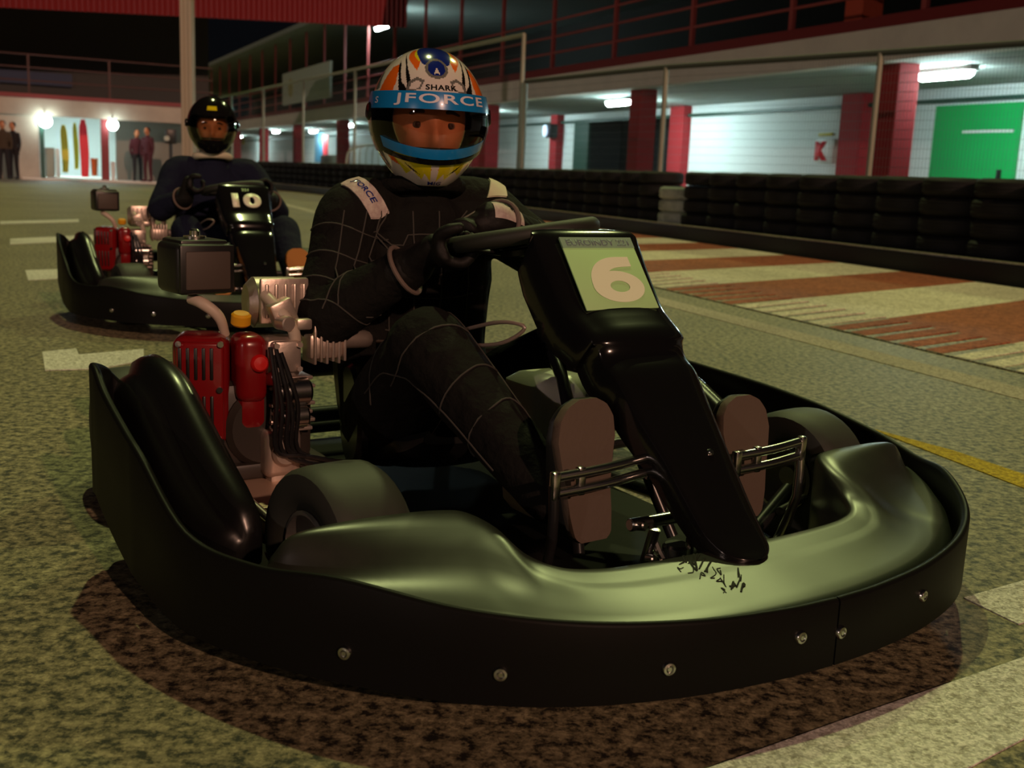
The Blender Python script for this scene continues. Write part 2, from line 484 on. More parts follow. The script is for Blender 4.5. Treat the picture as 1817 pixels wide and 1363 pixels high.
# panels and things along the back wall
def wallthing(name, label, cat, m, px0, px1, y0, y1, off=OB, th=.04, group=None):
    bm = BM(); xm = (px0 + px1) / 2
    bb(bm, ps(px1, off - th, (y0 + y1) / 2), ps(px0, off - th, (y0 + y1) / 2), off - th, off, pz(xm, y1, off - th), pz(xm, y0, off - th), .004)
    return tag(obj(name, bm, m), label, cat, group)
bm = BM()
sK = (ps(1476, OB), ps(1450, OB)); zK = (pz(1463, 286, OB), pz(1463, 250, OB))
k = wallthing('wall_sign', 'small white sign with a red letter K on the white pit wall', 'sign', M['white'], 1447, 1479, 247, 289)
tb = textbm('K', (sK[1] - sK[0]) * .85, (zK[1] - zK[0]) * .95, .01, .08)
xform(tb, Matrix.Translation(bp(sum(sK) / 2, OB - .045, sum(zK) / 2)) @ Matrix((-BU, Vector((0, 0, 1)), -BN)).transposed().to_4x4())
obj('letter', tb, M['bannerred'], k, smooth=False)
wallthing('notice', 'small yellow notice above the red letter sign on the pit wall', 'notice', M['yellow'], 1452, 1476, 236, 241)
wallthing('notice', 'tiny yellow notice on the white wall just right of the second driver', 'notice', M['yellow'], 429, 433, 245, 256, OB - .02)
wallthing('banner', 'blue banner hanging beside a red banner under the canopy', 'banner', M['bannerblue'], 558, 572, 236, 288, OB - 1)
wallthing('banner', 'red banner hanging beside a blue banner under the canopy', 'banner', M['bannerred'], 573, 581, 240, 288, OB - 1)

bm = BM(); bb(bm, ps(619, OB - 2), ps(588, OB - 2), OB - 2.5, OB - 2, 0, pz(604, 276, OB - 2), .02)
tag(obj('crate', bm, mat('grey beige crate', (.35, .34, .28), .7)), 'low beige crate standing under the canopy right of the red banner', 'crate')

# wall floodlight with round lit face
c = on_plane(968, 232, BN, OB - .55)
t = thing('wall_floodlight', 'round lit floodlight in a black box fixed to the white pit wall', 'lamp', c)
bm = BM(); box(bm, BN * .2, (.28, .34, .42), rotB, .03); obj('housing', bm, M['black'], t)
bm = BM(); cyl(bm, -BN * .02 - Vector((0, 0, 0)), (BN * -1 + BU * .3), .17, .10, 24, .02); obj('lens', bm, mat('lit lens', (.8, .85, .9), .2, emit=(.55, .75, 1.0), estr=1.6), t)
bm = BM(); prism(bm, [(0, 0), (.45, 0), (.45, -.35)], .05, Matrix.Translation(BN * .33 - BU * .03 + V(0, 0, -.2)) @ Matrix((BN * .45, Vector((0, 0, 1)), BU)).transposed().to_4x4()); obj('bracket', bm, M['black'], t)

# hoop barrier
c = on_ground(650, 300); c = bp(BU.dot(on_plane(650, 285, BN, 10.5)), 10.5, 0)
t = thing('hoop_barrier', 'arched grey metal crowd barrier seen left of the front driver\'s helmet', 'barrier', c)
bm = BM(); a = Vector((1, .1, 0)).normalized()
tube(bm, [a * -.62, a * -.62 + V(0, 0, 1.0), a * -.45 + V(0, 0, 1.32), a * 0 + V(0, 0, 1.45), a * .45 + V(0, 0, 1.45), a * .62 + V(0, 0, 1.3), a * .62], .035, 8, 4); obj('frame', bm, M['galv'], t)
for i in range(5):
    bm = BM(); x = -.42 + .2 * i
    tube(bm, [a * x + V(0, 0, .15), a * (x + .01) + V(0, 0, 1.2), a * (x + .08) + V(0, 0, 1.4)], .016, 6, 3); obj('bar', bm, M['galv'], t)
bm = BM(); tube(bm, [a * -.62 + V(0, 0, .15), a * .62 + V(0, 0, .15)], .018, 6); obj('lower_rail', bm, M['galv'], t)

# fluorescent fittings
def fitting(px, y, off, label, L=1.15, z=None, group='fluorescent lamps under the canopy'):
    q = on_plane(px, y, BN, off); s = BU.dot(q); z = z or 2.50
    t = thing('fluorescent_lamp', label, 'lamp', bp(s, off, z), 0, group)
    bm = BM(); box(bm, V(0, 0, .06), (.16, L, .08), rotB, .01); obj('housing', bm, M['housing'], t)
    bm = BM(); tube(bm, [BU * (-L / 2 + .05), BU * (-L / 2 + .12), BU * (L / 2 - .12), BU * (L / 2 - .05)], [.05, .085, .085, .05], 12); obj('diffuser', bm, M['lamp'], t)
    return t
fitting(1676, 138, 13.2, 'bright fluorescent lamp under the canopy at the right, between red columns above the green door')
fitting(1098, 180, 13.2, 'bright fluorescent lamp under the canopy touching the middle red column')
fitting(622, 220, 13.2, 'bright fluorescent lamp under the canopy left of the front driver\'s helmet')
fitting(1150, 172, 14.0, 'fluorescent lamp mostly hidden behind the middle red column', .6)
fitting(872, 200, 13.4, 'fluorescent lamp mostly hidden behind the red column right of the front helmet', .9)
fitting(556, 224, 14.2, 'far fluorescent lamp added to brighten the canopy wall just above the blue banner')  # added lamp, set near the back wall to light it
fitting(425, 228, 14.2, 'farthest fluorescent lamp under the canopy, beside the second driver\'s helmet')  # second added lamp brightening the far white wall
fitting(490, 224, 13.2, 'small far fluorescent lamp under the canopy left of the blue banner')
q = on_plane(678, 48, BN, OF + .3)
t = fitting(678, 48, OF + .3, 'fluorescent lamp glowing under the dark upper roof above the front helmet', 1.4, q.z, 'upper floor lamps')

# upper railing with roof posts
t = thing('balcony_railing', 'red steel railing with tall posts along the upper floor of the pit building', 'railing', bp(12.2, OF - .1, 3.24))
for k in range(-3, 24):
    bm = BM(); s = 2.93 * k
    box(bm, BU * s + V(0, 0, 1.55), (.075, .09, 3.12), rotB); obj('post', bm, M['redrail'], t, smooth=False)
for z in (.36, .73, 1.10):
    bm = BM(); tube(bm, [BU * -10 + V(0, 0, z), BU * 72 + V(0, 0, z)], .028, 8); obj('rail', bm, M['redrail'], t)

# white board on the railing
s0, s1 = ps(507, OF - .2, 150), ps(592, OF - .2, 150)
z0, z1 = pz(550, 180, OF - .2), pz(550, 120, OF - .2)
bm = BM(); bb(bm, s1, s0, OF - .35, OF - .25, z0, z1)
t = tag(obj('sign_board', bm, M['board']), 'large pale board with a faint yellow disc hung on the upper railing', 'sign')
bm = BM(); cyl(bm, bp(s0 + (s1 - s0) * .2, OF - .36, (z0 + z1) / 2), BN, (z1 - z0) * .3, .02, 24)
obj('yellow_disc', bm, mat('faded yellow', (.45, .42, .22), .6), t)

# ================================================================== FENCES
def fence(pts, ztop, zbot, name, label, mesh=True, rails=(1.0,), hs=.115, vs_=.045, extra=None):
    t = thing(name, label, 'fence', pts[0])
    o = Vector(pts[0])
    for i, p in enumerate(pts):
        bm = BM(); b = Vector(p) - o
        h = ztop if not (extra and i == extra[0]) else extra[1]
        tube(bm, [b, b + V(0, 0, h)], .042, 10); obj('post', bm, M['galv'], t)
        bm = BM(); cyl(bm, b + V(0, 0, .012), (0, 0, 1), .09, .024, 12); obj('foot_plate', bm, M['galv'], t)
    for i in range(len(pts) - 1):
        a, b = Vector(pts[i]) - o, Vector(pts[i + 1]) - o
        bm = BM(); tube(bm, [a + V(0, 0, ztop), b + V(0, 0, ztop)], .04, 8); obj('top_rail', bm, M['rail'] if vs_ < .1 else M['galv'], t)
        d = (b - a); L = d.length; e = d.normalized(); rt_ = Matrix((e, Vector((0, 0, 1)).cross(e), Vector((0, 0, 1)))).transposed()
        bm = BM(); z = zbot
        while z < ztop - .05:
            box(bm, (a + b) / 2 + V(0, 0, z), (L, .004, .004), rt_); z += hs
        n = int(L / vs_)
        for k in range(1, n):
            box(bm, a + d * k / n + V(0, 0, (zbot + ztop) / 2), (.0028, .0028, ztop - zbot), rt_)
        obj('wire_mesh', bm, M['wire'], t, smooth=False)
    return t
def gp(px, y, Y):
    d = ray(px, y); return Vector((d.x / d.y * Y, Y, 0))
G_ = [gp(1551, 215, 14.2), gp(1176, 225, 17.0), gp(929, 230, 20.6)]
fence([G_[0] * 3 - G_[1] * 2, G_[0] * 2 - G_[1]] + G_, 2.4, .3, 'mesh_fence', 'welded wire mesh fence on dark posts behind the tyres at the right')
g0 = G_[2] + TU2 * .14
g0 = g0 + TN2 * max(0, TN2.dot(tp(SB, 6.86)) + .46 - TN2.dot(g0))
fence([g0 + TU2 * 4.75 * i for i in range(7)], 3.24, .3, 'mesh_fence', 'taller pale-railed mesh fence running left behind the two helmets', True, hs=.2, vs_=.12)

# ================================================================== FAR BUILDING AT THE LEFT
FA = Vector((-15.1, 32.0, 0)); FO = BU.dot(FA)
def fp(t_, dep, z=0.0): return FA + BN * t_ + BU * dep + Vector((0, 0, z))
def ft(px, dep=0.0, y=260): return BN.dot(on_plane(px, y, BU, FO + dep) - FA)
def fz(px, y, dep=0.0): return on_plane(px, y, BU, FO + dep).z
def fb(bm, t0, t1, d0, d1, z0, z1, bev=0.0):
    box(bm, fp((t0 + t1) / 2, (d0 + d1) / 2, (z0 + z1) / 2), (abs(t1 - t0), abs(d1 - d0), abs(z1 - z0)), rotB, bev)
def fstruct(name, m, *bx_, bev=0.0):
    bm = BM()
    for b in bx_: fb(bm, *b, bev)
    return struct(name, bm, m, smooth=False)
tL, tO, tR = -14.0, ft(70), 6.3
M['farwall'] = mat('pale brown render', (.46, .40, .33), .85, mottle=(.8, (.36, .31, .26), .4, .7))
fstruct('wall_left', M['farwall'], (tL, tO, 0, .3, 0, 1.9))
fstruct('trim_far_fascia', M['farwall'], (tL, tR, -.1, .3, 1.85, 2.33))
fstruct('trim_far_fascia_top', M['darkred'], (tL, tR, -.14, .3, 2.33, 2.45))
fstruct('floor_far', M['concrete'], (tO - .5, tR, -.6, 7.0, 0.0, .05))
fstruct('ceiling_far', M['ceil'], (tL, tR, .3, 7.0, 2.1, 2.3))
fstruct('wall_far_back', M['wallwhite'], (tO - 1, ft(212, 6.5), 6.5, 6.7, .05, 2.1))
fstruct('wall_far_inner', mat('grey inner wall', (.20, .19, .16), .8), (ft(206, 1.2), tR, 1.2, 1.4, .05, 2.1))
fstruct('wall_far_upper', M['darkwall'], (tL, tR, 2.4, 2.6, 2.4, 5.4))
bm = BM(); fb(bm, tL, ft(128, 2.3, 140), 2.3, 2.4, fz(60, 150, 2.3), fz(60, 127, 2.3))
struct('window_1', bm, mat('dim blue glass', (.05, .06, .10), .15), smooth=False)
fstruct('column_far', M['darkred'], (ft(180), ft(193), -.05, .25, 0.05, 1.9))
fstruct('column_far', M['darkgreen'], (ft(71), ft(79), -.05, .2, 0.05, 1.9))
# corrugated red roof edge
bm = BM(); n = 640; t0, t1 = -13.0, 12.0
ta_, tb_ = ft(0, -.9, 13), ft(600, -.9, 43); za_, zb_ = fz(0, 13, -.9), fz(600, 43, -.9)
def zb(t_): return za_ + (zb_ - za_) * (t_ - ta_) / (tb_ - ta_)
rows = []
for i in range(n + 1):
    t_ = t0 + (t1 - t0) * i / n; dep = -.9 + .05 * math.sin(i * PI / 2 + .4)
    rows.append((bm.verts.new(fp(t_, dep, zb(t_))), bm.verts.new(fp(t_, dep, 7.6)), bm.verts.new(fp(t_, dep + .05, 7.6)), bm.verts.new(fp(t_, dep + .05, zb(t_)))))
for i in range(n):
    a, b = rows[i], rows[i + 1]
    bm.faces.new((a[0], b[0], b[1], a[1])); bm.faces.new((a[3], a[2], b[2], b[3])); bm.faces.new((a[0], a[3], b[3], b[0]))
struct('trim_roof_edge', bm, M['darkred'] if 0 else mat('red corrugated sheet', (.24, .02, .024), .55), smooth=False)
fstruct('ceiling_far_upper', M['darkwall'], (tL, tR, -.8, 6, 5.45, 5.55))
# railing upstairs
M['shaderail'] = mat('red rail darkened for shade', (.06, .02, .018), .6)  # red rail colour darkened to paint in the upper floor's shade
t = thing('far_railing', 'red railing, darkened as if in shade, along the upper floor of the far left building', 'railing', fp(-13, -.05, 2.45))
for i in range(9):
    bm = BM(); box(bm, BN * (i * 2.2 + .6) + V(0, 0, .55), (.06, .06, 1.1), rotB); obj('post', bm, M['shaderail'], t, smooth=False)
for z in (.37, .74, 1.1):
    bm = BM(); tube(bm, [V(0, 0, z), BN * 19 + V(0, 0, z)], .025, 6); obj('rail', bm, M['shaderail'], t)
# globe lamps
for px, y, lb in ((80, 215, 'left of the two glowing round lamps on the far left building'), (200, 222, 'right of the two glowing round lamps on the far left building')):
    p = on_plane(px, y, BU, FO - .25)
    t = thing('globe_lamp', lb, 'lamp', p, 0, 'globe lamps on the far building')
    bm = BM(); ball(bm, (0, 0, 0), .19 if px < 100 else .16, 18); obj('globe', bm, M['globe'], t)
    bm = BM(); tube(bm, [V(0, 0, .1), V(0, 0, .25), BU * .14 + V(0, 0, .28)], .02, 8, 2); obj('bracket', bm, M['black'], t)
# unseen fittings added inside the opening to brighten it
for t_, lb in ((ft(150, 3.5), 'unseen ceiling lamp added to brighten the far opening above the red flag banner'), (ft(108, 4.5), 'unseen ceiling lamp added to brighten the far opening above the yellow flag banner')):
    t = thing('added_ceiling_lamp', lb, 'lamp', fp(t_, 4.0, 2.1), 0, 'added ceiling lamps in the far opening')
    bm = BM(); box(bm, V(0, 0, -.03), (.9, .2, .06), rotB, .01); obj('housing', bm, M['housing'], t)
    bm = BM(); box(bm, V(0, 0, -.075), (.8, .14, .03), rotB, .01); obj('diffuser', bm, M['lamp'], t)
# things in the lit opening
def farthing(name, label, cat, m, px0, px1, y0, y1, dep, th=.15, bev=.02, shape='box'):
    xm = (px0 + px1) / 2; z0, z1 = max(.05, fz(xm, y1, dep)), fz(xm, y0, dep); w = ft(px1, dep) - ft(px0, dep)
    c = fp(ft(xm, dep), dep, z0); bm = BM()
    if shape == 'box': box(bm, V(0, 0, (z1 - z0) / 2), (w, th, z1 - z0), rotB, bev)
    elif shape == 'flag':
        rg = []
        for i in range(9):
            f = i / 8; ww = w * .5 * (.75 + .25 * math.sin(f * PI)) * (1 if f < .95 else .6); xo = .015 * math.sin(f * 5)
            rg.append([BN * (xo + ww * a) + BU * (th * b) + V(0, 0, (z1 - z0) * f) for a, b in ((-1, -.5), (1, -.5), (1, .5), (-1, .5))])
        loft(bm, rg)
    else: lathe(bm, [(1e-3, 0), (w * .38, 0), (w * .5, (z1 - z0) * .9), (w * .52, z1 - z0), (1e-3, z1 - z0)], (0, 0, 0), (0, 0, 1), 18)
    o = tag(obj(name, bm, m), label, cat); o.location = c
    return o
farthing('flag_banner', 'tall yellow flag banner inside the lit opening at the far left', 'banner', M['yellow'], 108, 121, 222, 306, 2.0, .06, shape='flag')
farthing('flag_banner', 'tall red flag banner inside the lit opening at the far left', 'banner', M['bannerred'], 141, 157, 212, 314, 1.0, .06, shape='flag')
farthing('flag_banner', 'short yellow flag top behind the red flag banner', 'banner', M['yellow'], 130, 139, 218, 300, 3.0, .05, shape='flag')
farthing('bin', 'orange bin right of the red flag banner in the far opening', 'bin', M['orange'], 160, 173, 281, 312, 1.3, shape='bin')
farthing('marker_post', 'short white post left of the yellow flag banner', 'post', M['white'], 98, 105, 264, 314, 1.5)
farthing('cabinet', 'grey cabinet in the far opening beside the green post', 'cabinet', mat('grey cabinet', (.30, .31, .26), .6), 80, 96, 262, 314, 2.2, .5)
farthing('barrel', 'yellow barrel at the foot of the yellow flag banner', 'barrel', M['yellow'], 110, 121, 284, 304, 1.7, shape='bin')
farthing('bollard', 'white bollard at the foot of the dark red far column', 'bollard', M['white'], 195, 204, 287, 322, -.3, shape='bin')
# lamp post
pp = gp(333, 100, 20.0)
t = thing('lamp_post', 'tall pale concrete pole rising behind the second driver', 'pole', pp)
bm = BM(); box(bm, V(0, 0, 4), (.10, .16, 8), None, .01); box(bm, V(-.07, 0, 4), (.06, .22, 8), None, .008); box(bm, V(.07, 0, 4), (.06, .22, 8), None, .008)
obj('shaft', bm, mat('pale concrete', (.42, .38, .30), .8), t)
bm = BM(); box(bm, V(0, -.02, 3.76), (.56, .30, .05), None, .01); obj('bracket', bm, M['yellow'], t)
# ================================================================== KART
# local frame: +x forward, +y driver's left, z up, origin under the front axle
M['plastic'] = mat('satin black plastic', (.007, .007, .007), .27, spec=.4, bump=(60, .04, .002))
M['fairing'] = mat('scuffed black fairing', (.013, .014, .011), .36, spec=.62, mottle=(9, (.024, .026, .019), .35, .75))
M['gloss'] = mat('glossy black panel', (.006, .006, .006), .16, spec=.6, coat=.4)
M['band'] = mat('black bumper band', (.0055, .0055, .005), .48, spec=.10)
M['steel'] = mat('bright steel', (.55, .55, .53), .22, metal=1)
M['dullsteel'] = mat('dull steel', (.40, .37, .34), .42, metal=.9, bump=(40, .3, .003))
M['alu'] = mat('cast aluminium', (.62, .52, .46), .38, metal=.75, bump=(35, .3, .003))
M['frame'] = mat('black frame tube', (.012, .012, .013), .3)
M['slick'] = mat('kart slick rubber', (.027, .029, .023), .62, bump=(50, .15, .002))
M['tank'] = mat('white tank plastic', (.88, .85, .74), .35)
M['tank'].node_tree.nodes['Principled BSDF'].inputs['Subsurface Weight'].default_value = .6
M['tank'].node_tree.nodes['Principled BSDF'].inputs['Subsurface Radius'].default_value = (.12, .12, .08)
M['shroud'] = mat('red engine cowl', (.21, .006, .008), .25, coat=.3)
M['airbox'] = mat('black airbox', (.030, .024, .020), .45)
M['plate'] = mat('pale green plate', (.50, .86, .38), .36, spec=.8)
M['platetop'] = mat('grey green plate strip', (.28, .46, .32), .36, spec=.8)
M['digit'] = mat('cream digit', (.92, .98, .74), .36, spec=.8)
M['ink'] = mat('grey lettering', (.16, .22, .24), .5)
M['seat'] = mat('black seat shell', (.012, .012, .012), .3)
M['pinklit_plate'] = mat('bare metal plate', (.50, .34, .25), .5, metal=.3)  # pinkish base colour stands in for pink light on the mount
M['scuff'] = mat('scratched ink', (.010, .011, .007), .7)

OUT = [(-.2, .735), (-.044, .717), (.082, .668), (.193, .598), (.308, .495), (.385, .375), (.432, .235), (.453, .1), (.458, 0)]
ZT = [.262, .19, .178, .186, .170, .158, .150, .146, .145]

def outline(side, extra=True):
    """bumper band top edge from the middle of the nose to the tail of one side"""
    P = [(x, y * side, z) for (x, y), z in zip(OUT, ZT)]
    tail = [(-.505, .66, .29), (-.515, .70, .33), (-.48, .735, .348), (-.44, .74, .345), (-.38, .74, .316), (-.26, .738, .280)]
    if side > 0:                                       # this side sits lower and runs further back
        tail = [(-.70, .64, .225), (-.72, .69, .238), (-.68, .725, .243), (-.56, .738, .236), (-.40, .74, .228), (-.28, .738, .219)]
        P[0] = (P[0][0], P[0][1], .211)
    P = [(x, y * side, z) for x, y, z in tail] + P
    return P[::-1]

def band_part(side):
    bm = BM(); P = catmull(outline(side), 7)
    rings = []
    for i, p in enumerate(P):
        a = P[max(i - 1, 0)]; b = P[min(i + 1, len(P) - 1)]
        d = Vector((b.x - a.x, b.y - a.y, 0)).normalized(); nrm = Vector((d.y, -d.x, 0))
        if nrm.dot(Vector((p.x, p.y, 0)) - Vector((-.1, 0, 0))) < 0: nrm = -nrm
        f = min(1, max(0, (-.02 - p.x) / .42)); zb = .050 + .085 * f * f
        zt = p.z
        q = Vector((p.x, p.y, 0)); th = .014
        rings.append([q + V(0, 0, zb), q + V(0, 0, zb + (zt - zb) * .5), q + V(0, 0, zt - .006), q - nrm * .002 + V(0, 0, zt - .0015), q - nrm * .006 + V(0, 0, zt), q - nrm * .011 + V(0, 0, zt - .002),
                      q - nrm * th + V(0, 0, zt - .007), q - nrm * th + V(0, 0, zb + (zt - zb) * .4), q - nrm * th + V(0, 0, zb)])
    # a hair of daylight at the seam
    rings[0] = [v + V(0, side * .0016, 0) for v in rings[0]]
    loft(bm, rings); return bm

BOLTS = {-1: [(612, 1158), (888, 1198), (1186, 1188), (1420, 1133)], 1: [(1462, 1120), (1634, 1058)]}
def bolt_at(side, px, py):
    """where the measured bolt lies on the band"""
    P = catmull(outline(side), 14); best = None
    Rk = Matrix((KD, KL, V(0, 0, 1))).transposed()
    for i in range(1, len(P) - 1):
        q = V(P[i].x, P[i].y, 0)
        for z in [.06 + .004 * j for j in range(26)]:
            w_ = K1 + Rk @ (q + V(0, 0, z)) - CAMO
            e = math.hypot(W / 2 + F * w_.dot(R2) / w_.dot(FW) - px, H / 2 - F * w_.dot(U2) / w_.dot(FW) - py)
            if P[i].x > -.1 and (best is None or e < best[0]): best = (e, i, z)
    _, i, z = best; a, b = P[i - 1], P[i + 1]
    d = Vector((b.x - a.x, b.y - a.y, 0)).normalized(); n = Vector((d.y, -d.x, 0))
    if n.dot(Vector((P[i].x + .1, P[i].y, 0))) < 0: n = -n
    return Vector((P[i].x, P[i].y, z)), n
def bolt_bm(p, n):
    bm = BM(); lathe(bm, [(1e-4, .0045), (.0028, .0045), (.0034, .0022), (.0050, .0050), (.0078, .0044), (.0092, .0026), (.0096, -.004), (1e-4, -.004)], p, n, 18); return bm

YAW = .587
KD = V(math.sin(YAW), -math.cos(YAW), 0); KL = V(math.cos(YAW), math.sin(YAW), 0)
K1 = V(.1538, 1.7078, 0) + KL * .045
# ---- front fairing
FST = [((.045, .625, .172), (.075, .655, .150)), ((.060, .605, .202), (.112, .630, .150)), ((.066, .545, .213), (.185, .575, .150)), ((.068, .455, .215), (.262, .508, .147)),
       ((.073, .395, .214), (.318, .446, .143)), ((.088, .362, .211), (.340, .415, .139)), ((.130, .338, .198), (.357, .388, .136)), ((.180, .322, .174), (.372, .358, .133)), ((.222, .295, .163), (.393, .305, .129)), ((.243, .245, .159), (.413, .235, .125)), ((.250, .17, .157), (.426, .16, .122)), ((.252, .08, .156), (.434, .08, .120)), ((.253, 0, .156), (.437, 0, .120))]
def fairing():
    bm = BM()
    st = [((a[0], -a[1], a[2]), (b[0], -b[1], b[2])) for a, b in FST] + [((a[0], a[1], a[2]), (b[0], b[1], b[2])) for a, b in FST[-2::-1]]
    I = catmull([s[0] for s in st], 5); O = catmull([s[1] for s in st], 5)
    prof = [(0.0, None, .055), (0.0, 0, -.012), (.015, 0, -.003), (.045, 0, 0.0), (.11, 0, 0), (.16, 0, 0), (.20, 0, 0), (.24, 0, 0), (.28, 0, 0), (.33, 0, .001), (.38, 0, .001), (.42, 0, .001), (.47, 0, .001), (.56, 0, .001), (.72, 0, .002), (.84, 0, .003), (.92, 0, .001), (.97, 0, -.006), (1.0, 0, -.024), (1.0, None, .055)]
    rings = []
    for a, b in zip(I, O):
        r = []
        for t, k, dz in prof:
            p = a.lerp(b, t)
            if k is None: p.z = dz
            else:
                # flat deck that holds its height, then falls to the rim
                u = min(1, max(0, (t - .10) / .62)); sm = 1 - u * u * (3 - 2 * u); zz = .157 + (b.z - .157) * t + (a.z - .157) * sm; p.z = zz + dz
            r.append(p)
        rings.append(r)
    loft(bm, rings); return bm

# ---- nose panel (stands up in front of the wheel, runs down to a rounded tongue)
NP = [(-.172, .580, .085, .006), (-.165, .586, .098, .010), (-.152, .590, .107, .018), (-.135, .586, .112, .04), (-.115, .570, .115, .085), (-.085, .535, .112, .10), (-.040, .481, .108, .10), (-.005, .458, .103, .095), (.022, .443, .099, .092), (.036, .430, .096, .088), (.041, .414, .091, .086), (.050, .402, .090, .084), (.078, .383, .087, .08), (.125, .330, .080, .07), (.178, .275, .069, .06), (.225, .222, .063, .052), (.262, .183, .058, .042), (.290, .162, .046, .028), (.305, .154, .026, .014), (.311, .151, .006, .004)]
def nose_panel():
    bm = BM(); rings = []
    P = catmull([(a, 0, b) for a, b, w, d in NP], 4); Wd = interp([q[2] for q in NP], 4); Dp = interp([q[3] for q in NP], 4)
    seg = 20
    for i, p in enumerate(P):
        t = (P[min(i + 1, len(P) - 1)] - P[max(i - 1, 0)]).normalized()
        n = -V(0, 1, 0).cross(t)                                            # outward
        ring = []
        for k in range(seg + 1):                       # outer arch
            a = PI * k / seg; c, s = math.cos(a), math.sin(a)
            yy = Wd[i] * (abs(c) ** .62) * (1 if c > 0 else -1); hh = (abs(s) ** .8) * .34 * Dp[i] - .34 * Dp[i]
            if abs(c) > .985: hh = -Dp[i] * .9
            ring.append(p + V(0, yy, 0) + n * hh)
        for k in range(seg + 1):                       # inner side
            a = PI * (1 - k / seg); c, s = math.cos(a), math.sin(a)
            yy = (Wd[i] * .95) * (abs(c) ** .62) * (1 if c > 0 else -1); hh = (abs(s) ** .8) * .30 * Dp[i] - .40 * Dp[i]
            if abs(c) > .985: hh = -Dp[i] * .9
            ring.append(p + V(0, yy, 0) + n * hh)
        rings.append(ring)
    loft(bm, rings); return bm
def nose_frame(x0):
    """point, tangent (down-forward) and outward normal of the panel's middle line at x0"""
    P = catmull([(a, 0, b) for a, b, w, d in NP], 8)
    i = min(range(2, len(P) - 2), key=lambda k: abs(P[k].x - x0))
    t = (P[i + 2] - P[i - 2]).normalized(); n = V(0, 1, 0).cross(t); n = n if n.x > 0 else -n
    return P[i], t, n

def wheel_parts(root, c, R, w, steer=0.0):
    ax = V(math.sin(-steer), math.cos(steer), 0)
    h = w / 2; bm = BM()
    prof = [(R * .52, -h * .82), (R * .62, -h * .96), (R * .80, -h), (R * .93, -h * .93), (R * .985, -h * .76), (R, -h * .5), (R * 1.003, 0), (R, h * .5), (R * .985, h * .76), (R * .93, h * .93), (R * .80, h), (R * .62, h * .96), (R * .52, h * .82), (R * .50, 0), (R * .52, -h * .82)]
    lathe(bm, prof, c, ax, 40)
    t = obj('wheel', bm, M['slick'], root)
    bm = BM(); r = R * .515
    for s in (-1, 1):
        lathe(bm, [(r, s * h * .86), (r * .9, s * h * .9), (r * .82, s * h * .6), (r * .45, s * h * .25), (r * .3, s * h * .3), (r * .28, s * h * .55), (1e-4, s * h * .58)], c, ax, 28)
    lathe(bm, [(r, -h * .86), (r * .98, 0), (r, h * .86)], c, ax, 28)
    obj('rim', bm, M['dullsteel'], t)
    bm = BM(); F3 = frame(ax)
    for k in range(5):
        a = 2 * PI * k / 5; cyl(bm, Vector(c) + F3 @ V(math.cos(a) * r * .55, math.sin(a) * r * .55, h * .3 * (1 if c[1] > 0 else -1)), ax, .006, .02, 6)
    obj('wheel_nuts', bm, M['steel'], t)
    return t

def side_pod(side):
    bm = BM(); rings = []
    pts = [(-.54, .22, .018, .655), (-.53, .325, .034, .655), (-.50, .352, .042, .652), (-.44, .356, .046, .648), (-.37, .338, .048, .642), (-.30, .296, .050, .636), (-.23, .250, .050, .628), (-.17, .212, .046, .618), (-.135, .185, .036, .608), (-.118, .15, .018, .60)]
    pp = catmull([(a, d, b) for a, b, c, d in pts], 4); ww = interp([q[2] for q in pts], 4)
    if side > 0: pp = [V(p.x - .165, p.y, .105 + (p.z - .105) * .58) for p in pp]
    for p, w in zip(pp, ww):
        zb = .105; zt = p.z; y = p.y; r = min(w * .8, .04)
        ring = [(y - w, zb), (y - w, zb + (zt - zb) * .5), (y - w * .98, zt - r), (y - w * .80, zt - r * .3), (y - w * .45, zt), (y - w * .1, zt - .003), (y + w * .15, zt - r * .28), (y + w * .30, zt - r * .9), (y + w * .55, zt - r * 1.05), (y + w * .85, zt - r * 1.3), (y + w, zt - r * 1.9), (y + w * 1.02, zb + (zt - zb) * .4), (y + w * .9, zb)]
        rings.append([V(p.x, yy * side, zz) for yy, zz in ring])
    loft(bm, rings); return bm

def seat_bm():
    bm = BM(); rings = []
    for x, z, wi, d in [(-.36, .175, .15, .02), (-.42, .125, .165, .05), (-.52, .085, .17, .08), (-.63, .08, .172, .10), (-.72, .12, .172, .11), (-.78, .22, .168, .11), (-.82, .34, .160, .10), (-.845, .44, .15, .075), (-.855, .50, .12, .03)]:
        t = V(1, 0, 0) if x > -.6 else V(.45, 0, .9) if x > -.75 else V(.96, 0, .25)
        up = V(0, 0, 1) if x > -.6 else V(.6, 0, .8) if x > -.75 else V(.98, 0, .2)
        ring = []
        for k in range(15):
            a = PI * k / 14; ring.append(V(x, -.03 + math.cos(a) * (wi + .02 * math.sin(a)), z) + up * d * (1 - math.sin(a) ** .6))
        for k in range(15):
            a = PI * (1 - k / 14); ring.append(V(x, -.03 + math.cos(a) * (wi - .012), z) + up * (.012 + d * (1 - math.sin(a) ** .6)))
        rings.append(ring)
    R = []
    for j in range(len(rings[0])):
        R.append(catmull([r[j] for r in rings], 4))
    loft(bm, [[R[j][i] for j in range(len(R))] for i in range(len(R[0]))]); return bm

